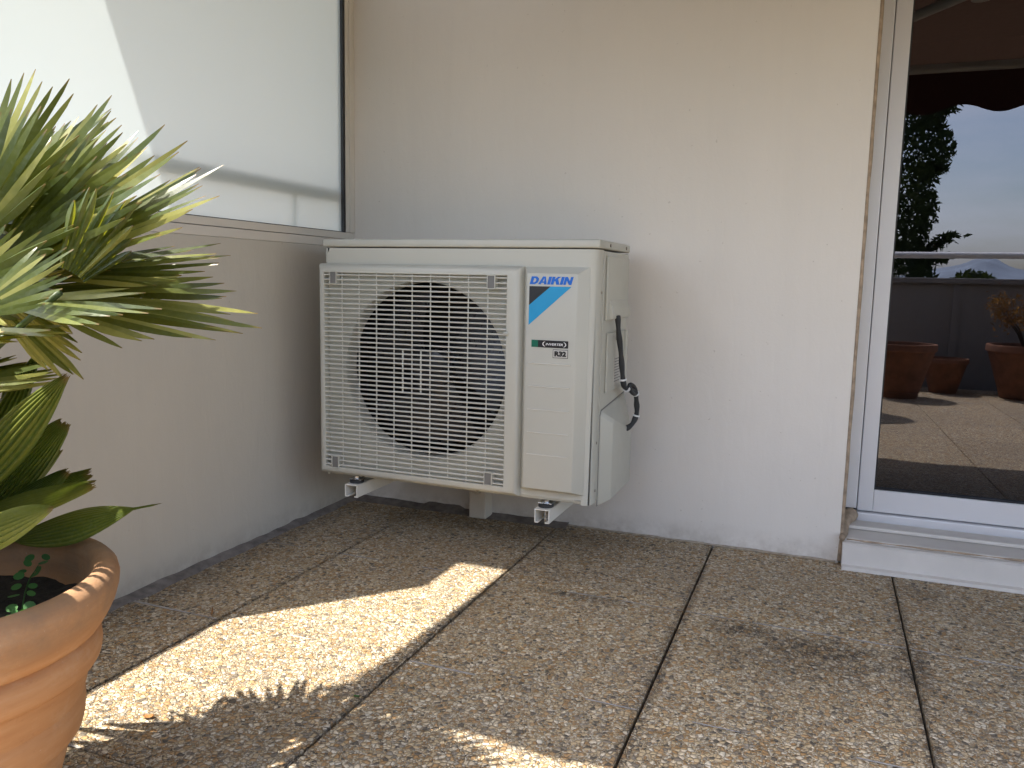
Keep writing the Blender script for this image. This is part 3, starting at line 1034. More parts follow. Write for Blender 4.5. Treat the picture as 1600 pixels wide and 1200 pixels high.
    for x in (ix0 + (ix1 - ix0) * 0.45 - 0.0, ix0 + (ix1 - ix0) * 0.55):
        box(bm, x - 0.0015, x + 0.0015, YF - 0.0201, YF - 0.0150, 0.475, 0.602)
    obj("slats", bm, M['slat'], fr)
    for (x, z) in ((0.2235, 0.800), (0.7235, 0.797), (0.2265, 0.252), (0.7235, 0.255)):
        bm = bmesh.new()
        box(bm, x - 0.0125, x + 0.0125, YF - 0.027, YF - 0.006, z - 0.019, z - 0.0165)
        box(bm, x - 0.0125, x + 0.0125, YF - 0.027, YF - 0.006, z + 0.0165, z + 0.019)
        box(bm, x - 0.0125, x - 0.010, YF - 0.027, YF - 0.006, z - 0.0163, z + 0.0163)
        box(bm, x + 0.010, x + 0.0125, YF - 0.027, YF - 0.006, z - 0.0163, z + 0.0163)
        box(bm, x - 0.0099, x + 0.0099, YF - 0.0245, YF - 0.006, z - 0.0162, z + 0.0162, mat=1)
        obj("corner_clip", bm, [M['ivory'], M['clip']], fr)
    bm = bmesh.new()
    box(bm, 0.762, 0.776, YF - 0.030, YF - 0.020, 0.655, 0.664, 0.004)
    obj("tab", bm, M['ivory'], fr)
    # dark inside with the fan
    bm = bmesh.new()
    box(bm, 0.20, 0.80, YF + 0.20, YF + 0.21, 0.215, 0.88)
    box(bm, 0.195, 0.20, YF + 0.052, YF + 0.20, 0.215, 0.88)
    box(bm, 0.80, 0.805, YF + 0.052, YF + 0.20, 0.215, 0.88)
    box(bm, 0.20, 0.80, YF + 0.052, YF + 0.20, 0.876, 0.88)
    box(bm, 0.20, 0.80, YF + 0.052, YF + 0.20, 0.215, 0.219)
    obj("fan_chamber", bm, M['black'], t)
    bm = bmesh.new()
    c = (0.506, 0.540)
    for b in range(3):
        a0 = 2 * pi * b / 3 + 0.5
        rows = []
        for i in range(9):
            s = i / 8
            r = 0.055 + 0.175 * s
            row = []
            for j in range(9):
                q = j / 8
                a = a0 + (q - 0.5) * (1.25 + 0.35 * s) - 0.25 * s
                row.append(bm.verts.new((c[0] + r * cos(a), YF + 0.055 + 0.075 * q + 0.012 * sin(pi * q), c[1] + r * sin(a))))
            rows.append(row)
        for i in range(8):
            for j in range(8):
                bm.faces.new((rows[i][j], rows[i + 1][j], rows[i + 1][j + 1], rows[i][j + 1]))
    h = bmesh.new()
    tube(h, [(c[0], YF + 0.045, c[1]), (c[0], YF + 0.13, c[1])], 0.058, 32)
    bmesh.ops.bevel(h, geom=[e for e in h.edges if abs(e.verts[0].co.y - e.verts[1].co.y) < 1e-4], offset=0.008, segments=2, profile=0.5, affect='EDGES')
    tube(h, [(c[0], YF + 0.03, c[1]), (c[0], YF + 0.05, c[1])], 0.008, 12)
    join(bm, h)
    obj("fan", bm, M['blade'], t, True, angle=radians(40))
    # raised service panel with the badge
    bm = bmesh.new()
    frustum(bm, (0.8125, 0.992, 0.232, 0.840), (0.8265, 0.966, 0.2435, 0.822), YF + 0.0005, YF - 0.026, 0.002)
    pn = obj("front_panel", bm, M['ivory'], t, True, angle=radians(25))
    bm = bmesh.new()
    bm.free()
    for z in (0.585, 0.5235, 0.461, 0.3985, 0.338):
        bm = bmesh.new()
        box(bm, 0.836, 0.953, YF - 0.0285, YF - 0.0255, z - 0.0014, z + 0.0014, 0.0006)
        obj("ridge", bm, M['ridge'], pn)
    # badge: lettering and triangle
    yl = YF - 0.0268
    bm = bmesh.new()
    gl = {  # blocky italic capitals on a unit grid, drawn as closed outlines
        'D': [[(0, 0), (0.62, 0), (0.88, 0.18), (0.95, 0.5), (0.88, 0.82), (0.62, 1), (0, 1), (0, 0.76), (0.32, 0.76), (0.5, 0.76), (0.6, 0.64), (0.6, 0.36), (0.5, 0.24), (0.32, 0.24), (0.32, 0.76), (0, 0.76)]],
        'A': [[(0, 0), (0.30, 0), (0.36, 0.2), (0.66, 0.2), (0.72, 0), (1.05, 0), (0.72, 1), (0.33, 1)], None],
        'I': [[(0, 0), (0.34, 0), (0.34, 1), (0, 1)]],
        'K': [[(0, 0), (0.33, 0), (0.33, 0.36), (0.42, 0.42), (0.66, 0), (1.05, 0), (0.66, 0.6), (1.0, 1), (0.62, 1), (0.33, 0.64), (0.33, 1), (0, 1)]],
        'N': [[(0, 0), (0.30, 0), (0.30, 0.55), (0.62, 0), (0.95, 0), (0.95, 1), (0.65, 1), (0.65, 0.45), (0.33, 1), (0, 1)]]}
    bm2 = bmesh.new()
    def glyph(b, ch, x, w, z0, h, sh):
        def P(p):
            return (x + p[0] * w + sh * p[1] * h, z0 + p[1] * h)
        if ch == 'D':
            quads = [[(0, 0), (0.34, 0), (0.34, 1), (0, 1)], [(0.34, 0.77), (0.5, 0.77), (0.62, 1), (0.34, 1)], [(0.34, 0), (0.62, 0), (0.5, 0.23), (0.34, 0.23)],
                     [(0.62, 0), (0.9, 0.22), (0.62, 0.36), (0.5, 0.23)], [(0.9, 0.22), (0.96, 0.5), (0.64, 0.5), (0.62, 0.36)], [(0.96, 0.5), (0.9, 0.78), (0.62, 0.64), (0.64, 0.5)], [(0.9, 0.78), (0.62, 1), (0.5, 0.77), (0.62, 0.64)]]
        elif ch == 'A':
            quads = [[(0, 0), (0.34, 0), (0.60, 0.80), (0.36, 1)], [(0.36, 1), (0.60, 0.80), (0.72, 1)], [(0.60, 0.80), (0.72, 0), (1.06, 0), (0.72, 1)], [(0.41, 0.20), (0.70, 0.20), (0.676, 0.38), (0.47, 0.38)]]
        elif ch == 'I':
            quads = [[(0, 0), (0.34, 0), (0.34, 1), (0, 1)]]
        elif ch == 'K':
            quads = [[(0, 0), (0.34, 0), (0.34, 1), (0, 1)], [(0.34, 0.36), (0.56, 0.60), (1.02, 1), (0.62, 1), (0.34, 0.66)], [(0.44, 0.47), (0.66, 0), (1.05, 0), (0.70, 0.72), (0.56, 0.60)]]
        else:
            quads = [[(0, 0), (0.30, 0), (0.30, 1), (0, 1)], [(0.65, 0), (0.95, 0), (0.95, 1), (0.65, 1)], [(0.30, 1), (0.30, 0.52), (0.65, 0), (0.65, 0.48)]]
        for q in quads:
            b.faces.new([b.verts.new((px, yl, pz)) for px, pz in map(P, q)])
    z0, h = 0.7935, 0.0205
    x = 0.8345
    for ch, w in (('D', 0.0235), ('A', 0.0225), ('I', 0.024), ('K', 0.0235), ('I', 0.024), ('N', 0.0235)):
        glyph(bm2, ch, x, w, z0, h, 0.28)
        x += {'D': 0.0232, 'A': 0.0250, 'I': 0.0096, 'K': 0.0250, 'N': 0.0235}[ch]
    bmesh.ops.recalc_face_normals(bm2, faces=bm2.faces)
    bm.free()
    obj("lettering", bm2, M['txt_blue'], pn)
    bm = bmesh.new()
    flat_poly(bm, [(0.834, 0.7885), (0.834, 0.7385), (0.893, 0.7885)], yl)
    obj("badge_stripe", bm, M['ink'], pn)
    bm = bmesh.new()
    flat_poly(bm, [(0.834, 0.7385), (0.834, 0.686), (0.950, 0.7885), (0.893, 0.7885)], yl)
    obj("badge_stripe", bm, M['cyan'], pn)
    # inverter sticker
    bm = bmesh.new()
    box(bm, 0.862, 0.9455, yl - 0.0003, yl + 0.0003, 0.6285, 0.6475)
    st = obj("sticker", bm, M['ink'], pn)
    bm = bmesh.new()
    box(bm, 0.8435, 0.8618, yl - 0.0003, yl + 0.0003, 0.6285, 0.6475)
    obj("sticker", bm, M['green'], pn)
    tb = place_text(text_bm("INVERTER", 0.01, 0.0002, 0.2), 0.8835, 0.9315, 0.6345, 0.6405, yl - 0.0008)
    obj("lettering", tb, M['white_ink'], pn)
    for sx, x0 in ((1, 0.8745), (-1, 0.9405)):
        bm = bmesh.new()
        pts_o = [(x0 + sx * (0.0085 * (1 - cos(a))), 0.6378 + 0.0068 * sin(a)) for a in [radians(-75 + 150 * k / 8) for k in range(9)]]
        pts_i = [(x0 + sx * (0.0028 + 0.0075 * (1 - cos(a))), 0.6378 + 0.0062 * sin(a)) for a in [radians(-75 + 150 * k / 8) for k in range(9)]]
        for k in range(8):
            bm.faces.new([bm.verts.new((q[0], yl - 0.0008, q[1])) for q in (pts_o[k], pts_o[k + 1], pts_i[k + 1], pts_i[k])])
        obj("sticker_arrow", bm, M['white_ink'], pn)
    bm = bmesh.new()
    box(bm, 0.904, 0.9455, yl - 0.0003, yl + 0.0003, 0.602, 0.6245)
    obj("sticker", bm, M['ink'], pn)
    bm = bmesh.new()
    box(bm, 0.9052, 0.9443, yl - 0.0006, yl, 0.6032, 0.6233)
    obj("sticker", bm, M['label'], pn)
    tb = place_text(text_bm("R32", 0.02, 0.0013), 0.9085, 0.9412, 0.6062, 0.6205, yl - 0.0010)
    obj("lettering", tb, M['ink'], pn)
    # screws on the bottom lip and right wrap
    for (x, z) in ((0.308, 0.2085 + 0.006), (0.682, 0.2145)):
        bm = bmesh.new()
        tube(bm, [(x, YF - 0.0015, z - 0.003), (x, YF + 0.002, z - 0.003)], 0.004, 12)
        obj("screw", bm, M['screw'], t)
    for z in (0.775, 0.372, 0.24):
        bm = bmesh.new()
        tube(bm, [(1.0115, -0.362, z), (1.0142, -0.362, z)], 0.004, 12)
        obj("screw", bm, M['screw'], t)
    # right hand side
    bm = bmesh.new()
    box(bm, 1.004, 1.0128, -0.341, YB + 0.001, 0.206, 0.884, 0.002)
    side = obj("side_panel", bm, M['ivory_side'], t)
    bm = bmesh.new()
    box(bm, 1.013, 1.020, -0.325, -0.085, 0.70, 0.872, 0.003)
    # hood over the cable outlet
    w = bmesh.new()
    a = [(1.020, 0.755), (1.030, 0.735), (1.032, 0.704), (1.013, 0.699), (1.013, 0.755)]
    va = [w.verts.new((x, -0.30, z)) for x, z in a]
    vb = [w.verts.new((x, -0.105, z)) for x, z in a]
    for k in range(5):
        w.faces.new((va[k], va[(k + 1) % 5], vb[(k + 1) % 5], vb[k]))
    w.faces.new(va); w.faces.new(list(reversed(vb)))
    bmesh.ops.recalc_face_normals(w, faces=w.faces)
    bmesh.ops.bevel(w, geom=list(w.edges), offset=0.003, segments=2, profile=0.5, affect='EDGES')
    join(bm, w)
    obj("terminal_cover", bm, M['ivory_side'], t, True, angle=radians(30))
    bm = bmesh.new()
    box(bm, 1.013, 1.019, -0.30, -0.09, 0.50, 0.665, 0.003)
    box(bm, 1.013, 1.028, -0.12, -0.10, 0.50, 0.665, 0.003)
    box(bm, 1.013, 1.026, -0.215, -0.185, 0.640, 0.668, 0.003)
    obj("grip_recess", bm, M['ivory_side'], t)
    bm = bmesh.new()
    box(bm, 1.019, 1.0196, -0.225, -0.125, 0.515, 0.595)
    lab = obj("rating_sticker", bm, M['label'], t)
    bm = bmesh.new()
    for k in range(9):
        z = 0.523 + k * 0.008
        box(bm, 1.0197, 1.0199, -0.22, -0.13 - 0.02 * ((k * 7) % 3), z, z + 0.0022)
    obj("print", bm, M['clip'], lab)
    w = bmesh.new()
    prof = [(-0.335, 0.192), (-0.335, 0.442), (-0.325, 0.454), (-0.07, 0.474), (-0.07, 0.192)]
    va = [w.verts.new((1.0132, y, z)) for y, z in prof]
    vb = [w.verts.new((1.016, y, z)) for y, z in prof]
    ins = [(-0.305, 0.205), (-0.305, 0.418), (-0.290, 0.428), (-0.075, 0.360), (-0.075, 0.205)]
    top = [w.verts.new((1.044, y, z)) for y, z in ins]
    for k in range(5):
        w.faces.new((va[k], va[(k + 1) % 5], vb[(k + 1) % 5], vb[k]))
        w.faces.new((vb[k], vb[(k + 1) % 5], top[(k + 1) % 5], top[k]))
    w.faces.new(top)
    bmesh.ops.recalc_face_normals(w, faces=w.faces)
    bmesh.ops.bevel(w, geom=[e for e in w.edges if not e.is_boundary], offset=0.003, segments=2, profile=0.5, affect='EDGES')
    q = bmesh.new()
    pf = [(-0.3385, 0.190), (-0.3385, 0.4435), (-0.327, 0.4575), (-0.068, 0.4780), (-0.068, 0.190)]
    qa = [q.verts.new((1.0126, y, z)) for y, z in pf]
    qb = [q.verts.new((1.0138, y, z)) for y, z in pf]
    for k in range(5):
        q.faces.new((qa[k], qa[(k + 1) % 5], qb[(k + 1) % 5], qb[k]))
    q.faces.new(qb)
    bmesh.ops.recalc_face_normals(q, faces=q.faces)
    obj("seam", q, M['clip'], t)
    obj("valve_cover", w, M['ivory_side'], t, True, angle=radians(30))
    # black insulated cable
    bm = bmesh.new()
    P = [(1.034, -0.262, 0.712), (1.036, -0.255, 0.67), (1.040, -0.236, 0.61), (1.043, -0.222, 0.555), (1.047, -0.21, 0.512), (1.056, -0.175, 0.498),
         (1.064, -0.14, 0.486), (1.066, -0.125, 0.455), (1.066, -0.118, 0.42), (1.056, -0.124, 0.39), (1.038, -0.140, 0.374)]
    sp = spline(P, 6)
    tube(bm, sp, [0.0075 + 0.0010 * sin(k * 0.9) for k in range(len(sp))], 12)
    cb = obj("cable", bm, M['rubber'], t, True)
    for i in (21, 27, 37, 49):
        d = (sp[i + 1] - sp[i - 1]).normalized()
        bm = bmesh.new()
        tube(bm, [sp[i] - d * 0.0022, sp[i] + d * 0.0022], 0.0108, 14)
        obj("cable_tie", bm, M['white_ink'], cb)
    bm = bmesh.new()
    pts = [Vector((1.062, -0.165, 0.498)) + Vector((0.004 * cos(a), 0.028 * cos(a), 0.011 * sin(a) - 0.012 * cos(a))) for a in [2 * pi * k / 20 for k in range(21)]]
    tube(bm, pts, 0.006, 8, False)
    obj("coil", bm, M['rubber'], cb, True)

    # wall brackets
    for k, (xa, xb, lab) in enumerate(((0.250, 0.293, "white steel wall bracket under the left end of the air conditioner, nearer the low wall"),
                                       (0.858, 0.901, "white steel wall bracket under the right end of the air conditioner, nearer the door"))):
        b = thing("wall_bracket", lab, "bracket", ((xa + xb) / 2, WY, 0.165), 0, "brackets carrying the air conditioner")
        ye = YF - 0.012
        bm = bmesh.new()
        box(bm, xa, xb, ye, WY - 0.008, 0.1805, 0.1835, 0.0008)
        box(bm, xa, xa + 0.003, ye, WY - 0.008, 0.145, 0.180, 0.0008)
        box(bm, xb - 0.003, xb, ye, WY - 0.008, 0.145, 0.180, 0.0008)
        box(bm, xa + 0.0032, xa + 0.011, ye + 0.001, WY - 0.008, 0.145, 0.1478)
        box(bm, xb - 0.011, xb - 0.0032, ye + 0.001, WY - 0.008, 0.145, 0.1478)
        obj("arm", bm, M['white_paint'], b)
        bm = bmesh.new()
        box(bm, xa - 0.004, xb + 0.004, WY - 0.0075, WY - 0.0005, 0.10, 0.30, 0.002)
        obj("wall_plate", bm, M['white_paint'], b)
        for yy in (ye + 0.034, -0.12):
            bm = bmesh.new()
            xc = (xa + xb) / 2
            tube(bm, [(xc, yy, 0.1838), (xc, yy, 0.1925)], 0.021, 20)
            f = obj("rubber_foot", bm, M['rubber'], b)
            bm = bmesh.new()
            box(bm, xc - 0.020, xc + 0.020, yy - 0.012, yy + 0.05, 0.1930, 0.1965, 0.001)
            tube(bm, [(xc, yy, 0.1966), (xc, yy, 0.2035)], 0.010, 6)
            tube(bm, [(xc, yy, 0.135), (xc, yy, 0.180)], 0.004, 10)
            obj("bolt", bm, M['zinc'], f)

    # drain trunking with corrugated hose
    d = thing("drain_duct", "cream plastic trunking standing on the floor under the air conditioner", "duct", (0.52, 0.01, 0.0))
    bm = bmesh.new()
    box(bm, 0.484, 0.545, -0.020, WY - 0.001, 0.002, 0.30, 0.004)
    obj("trunking", bm, M['duct'], d)
    hs = spline([(0.455, -0.05, 0.203), (0.470, -0.047, 0.150), (0.490, -0.040, 0.118), (0.512, -0.030, 0.103), (0.520, -0.018, 0.100)], 10)
    bm = bmesh.new()
    tube(bm, hs, [0.0105 + 0.0016 * (1 if k % 2 else -1) for k in range(len(hs))], 14)
    obj("hose", bm, M['duct'], d, True)
build_ac()

# ------------------------------------------------------------------ terracotta pots
def pot_mesh(c, prof, seg=72):
    bm = bmesh.new()
    rings = lathe(bm, c, prof, seg)
    bm.faces.new(list(reversed(rings[0])))
    bm.faces.new(rings[-1])
    bmesh.ops.recalc_face_normals(bm, faces=bm.faces)
    return bm

PC = (0.500, -1.759, 0.0)
def build_pots():
    t = thing("terracotta_pot", "large ringed terracotta pot of dark soil holding a fan palm by the low wall", "pot", PC, 0, "terracotta pots on the terrace")
    out = [(0.140, 0.001), (0.146, 0.012), (0.149, 0.05), (0.164, 0.105), (0.1655, 0.114), (0.1655, 0.1165), (0.1765, 0.1185), (0.1805, 0.124), (0.1845, 0.140), (0.1865, 0.158), (0.1860, 0.168), (0.1835, 0.1735), (0.1845, 0.176),
           (0.189, 0.190), (0.194, 0.212), (0.1965, 0.2235), (0.1965, 0.226), (0.2070, 0.2280), (0.2105, 0.234), (0.2130, 0.248), (0.2120, 0.262), (0.2085, 0.272), (0.2030, 0.277), (0.2020, 0.2795), (0.2135, 0.2815), (0.2180, 0.288),
           (0.2265, 0.302), (0.234, 0.318), (0.239, 0.336), (0.2405, 0.350), (0.238, 0.361), (0.231, 0.369), (0.221, 0.372), (0.212, 0.370),
           (0.206, 0.364), (0.203, 0.354), (0.199, 0.33), (0.193, 0.29), (0.188, 0.27)]
    out = [(0.112, 0.001), (0.117, 0.012), (0.122, 0.035)] + [(r * 0.93, 0.0562 + z * 0.93) for r, z in out[1:]]
    obj("vessel", pot_mesh(PC, out), M['terra'], t, True, angle=radians(50))
    bm = bmesh.new()
    n = 48
    rows = []
    for i in range(14):
        r = 0.186 * i / 13 + 0.0005
        rows.append([bm.verts.new((PC[0] + r * cos(2 * pi * j / n), PC[1] + r * sin(2 * pi * j / n),
                                   0.337 + 0.012 * mnoise.noise(Vector((r * cos(2 * pi * j / n) * 25, r * sin(2 * pi * j / n) * 25, 1))) + 0.006 * mnoise.noise(Vector((r * cos(2 * pi * j / n) * 90, r * sin(2 * pi * j / n) * 90, 5))))) for j in range(n)])
    for i in range(13):
        for j in range(n):
            bm.faces.new((rows[i][j], rows[i + 1][j], rows[i + 1][(j + 1) % n], rows[i][(j + 1) % n]))
    obj("soil", bm, M['soil'], t, True)
    # the pots by the parapet
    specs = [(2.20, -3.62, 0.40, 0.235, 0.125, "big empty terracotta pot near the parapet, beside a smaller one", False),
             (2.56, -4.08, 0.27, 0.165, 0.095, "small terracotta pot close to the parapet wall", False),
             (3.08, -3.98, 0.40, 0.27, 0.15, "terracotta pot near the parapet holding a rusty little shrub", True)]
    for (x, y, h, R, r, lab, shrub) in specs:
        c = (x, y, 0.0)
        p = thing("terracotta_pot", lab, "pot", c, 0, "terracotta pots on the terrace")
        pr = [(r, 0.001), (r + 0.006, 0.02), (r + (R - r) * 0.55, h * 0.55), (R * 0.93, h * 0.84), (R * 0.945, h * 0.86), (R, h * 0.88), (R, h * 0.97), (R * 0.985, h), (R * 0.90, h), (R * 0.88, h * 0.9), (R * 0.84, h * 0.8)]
        obj("vessel", pot_mesh(c, pr, 48), M['terra_shade'], p, True, angle=radians(40))
        bm = bmesh.new()
        tube(bm, [(x, y, h * 0.78), (x, y, h * 0.86)], R * 0.86, 32)
        obj("soil", bm, M['soil'], p)
build_pots()

# ------------------------------------------------------------------ foliage helpers
def finish_leaf(name, bm, mat, parent):
    return obj(name, bm, mat, parent, False)

def layers(bm):
    a = bm.loops.layers.float_color.get("tone") or bm.loops.layers.float_color.new("tone")
    b = bm.loops.layers.float_color.get("along") or bm.loops.layers.float_color.new("along")
    return a, b

def fan(bm, hub, tip, nrm, S=60, N=22, fuse=0.45, r0=0.04, fold=0.95, droop=0.10, cup=0.0, seed=0, tone=0.5, twist=25, wmul=1.0, lenvar=0.10, edge_short=0.25, tipw=1.0):
    """one palmate leaf blade: N folded segments joined near the hub and free towards their tips"""
    rnd = random.Random(seed)
    la, lb = layers(bm)
    hub = Vector(hub); tip = Vector(tip)
    u = tip - hub
    R = u.length
    u.normalize()
    n = Vector(nrm)
    n = (n - u * n.dot(u)).normalized()
    v = n.cross(u)
    S = radians(S)
    dA = 2 * S / N
    K = 11
    for i in range(N):
        a = -S + dA * (i + 0.5) + (rnd.random() - 0.5) * dA * 0.25
        d = u * cos(a) + v * sin(a)
        side = -u * sin(a) + v * cos(a)
        L = R * (1 - edge_short * (abs(a) / max(S, 0.01)) ** 2) * (1 + (rnd.random() - 0.5) * 2 * lenvar)
        tw = radians((rnd.random() - 0.5) * 2 * twist)
        tn = min(1, max(0, tone + (rnd.random() - 0.5) * 0.95))
        bendr = (rnd.random() - 0.3) * droop
        sway = (rnd.random() - 0.5) * 0.035
        rf = fuse * R * (0.9 + 0.2 * rnd.random())
        wmax = math.tan(dA / 2) * rf * wmul
        rows = []
        for k in range(K + 1):
            s = k / K
            r = r0 + (L - r0) * s
            if r < rf:
                w = math.tan(dA / 2) * r * wmul
                q = 0.0
            else:
                q = (r - rf) / max(L - rf, 1e-4)
                w = wmax * (1 + 0.30 * math.sin(pi * min(q * 1.4, 1.0)) * tipw) * max(0.0, 1 - q ** 6.5) ** 0.75 * (1 - 0.22 * q)
            w = max(w, 0.0006)
            rel = r / R
            c = hub + d * r + n * (cup * R * rel * rel) + side * (sway * R * q * q) + Vector((0, 0, -1)) * (bendr * R * rel ** 2.5)
            t = tw * q
            sd = side * cos(t) + n * sin(t)
            nn = n * cos(t) - side * sin(t)
            f = fold * w
            rows.append((bm.verts.new(c - sd * w - nn * f * 0.5), bm.verts.new(c + nn * f * 0.5), bm.verts.new(c + sd * w - nn * f * 0.5), rel if q == 0 else 0.55 + 0.45 * q))
        for k in range(K):
            A, B = rows[k], rows[k + 1]
            for f in (bm.faces.new((A[0], A[1], B[1], B[0])), bm.faces.new((A[1], A[2], B[2], B[1]))):
                f.smooth = False
                for lp in f.loops:
                    al = A[3] if lp.vert in A[:3] else B[3]
                    lp[la] = (tn, tn, tn, 1)
                    lp[lb] = (al, al, al, 1)

def pleat(bm, base, tip, nrm, width, N=7, depth=0.5, tone=0.5, bow=0.05, peak=0.45, blunt=0.12, tail=0.0, seed=0):
    """a young folded leaf: pleats run side by side from the base and draw together at the tip"""
    rnd = random.Random(seed)
    la, lb = layers(bm)
    base = Vector(base); tip = Vector(tip)
    u = tip - base
    L = u.length
    u.normalize()
    n = Vector(nrm)
    n = (n - u * n.dot(u)).normalized()
    v = n.cross(u)
    K = 18
    tones = [min(1, max(0, tone + (rnd.random() - 0.5) * 0.3)) for _ in range(2 * N)]
    jit = [(rnd.random() - 0.5) * 0.10 for _ in range(2 * N + 1)]
    rows = []
    for k in range(K + 1):
        s = k / K
        if s < peak:
            W = math.sin(0.5 * pi * (s / peak)) ** 0.8 * (1 - 0.12) + 0.12
        else:
            q = (s - peak) / (1 - peak)
            W = (1 - q ** 1.9) * (1 - blunt) + blunt * (1 - 0.3 * q)
        if tail and s > 1 - tail:
            W = min(W, 0.06)
        elif tail:
            q = max(0, (s - peak) / (1 - tail - peak))
            W = min(W, 0.06 + 0.94 * max(0.0, 1 - min(q, 1) ** 1.6))
        row = []
        for j in range(2 * N + 1):
            t = j / (2 * N) * 2 - 1
            zig = (1 if j % 2 else -1) * depth * width / (2 * N)
            e = 0.0 if abs(t) < 0.99 else 0.0
            st = s * (1 + (jit[j] if k == K else 0.0) * 0.35)
            row.append(bm.verts.new(base + u * (L * st) + v * (t * width * 0.5 * W) + n * (zig * W ** 0.5 + bow * L * (s * (1 - s) * 4) - 0.25 * width * W * t * t)))
        rows.append(row)
    for k in range(K):
        for j in range(2 * N):
            f = bm.faces.new((rows[k][j], rows[k][j + 1], rows[k + 1][j + 1], rows[k + 1][j]))
            for lp in f.loops:
                kk = k if lp.vert in rows[k] else k + 1
                tv = tones[j] + (0.34 if lp.vert in (rows[k][j + 1 - (j % 2)], rows[k + 1][j + 1 - (j % 2)]) else -0.14)
                lp[la] = (min(1, max(0, tv)),) * 3 + (1,)
                lp[lb] = (kk / K,) * 3 + (1,)

def foliage(bm, pts, size, rnd, flat=0.0):
    la, lb = layers(bm)
    for p in pts:
        p = Vector(p)
        d = Vector((rnd.gauss(0, 1), rnd.gauss(0, 1), rnd.gauss(0, 1))).normalized()
        e = d.cross(Vector((rnd.gauss(0, 1), rnd.gauss(0, 1), rnd.gauss(0, 1)))).normalized()
        s = size * (0.6 + 0.8 * rnd.random())
        tn = rnd.random()
        f = bm.faces.new([bm.verts.new(p + d * s), bm.verts.new(p + e * s * 0.35), bm.verts.new(p - d * s), bm.verts.new(p - e * s * 0.35)])
        for lp in f.loops:
            lp[la] = (tn, tn, tn, 1)
            lp[lb] = (0.4, 0.4, 0.4, 1)

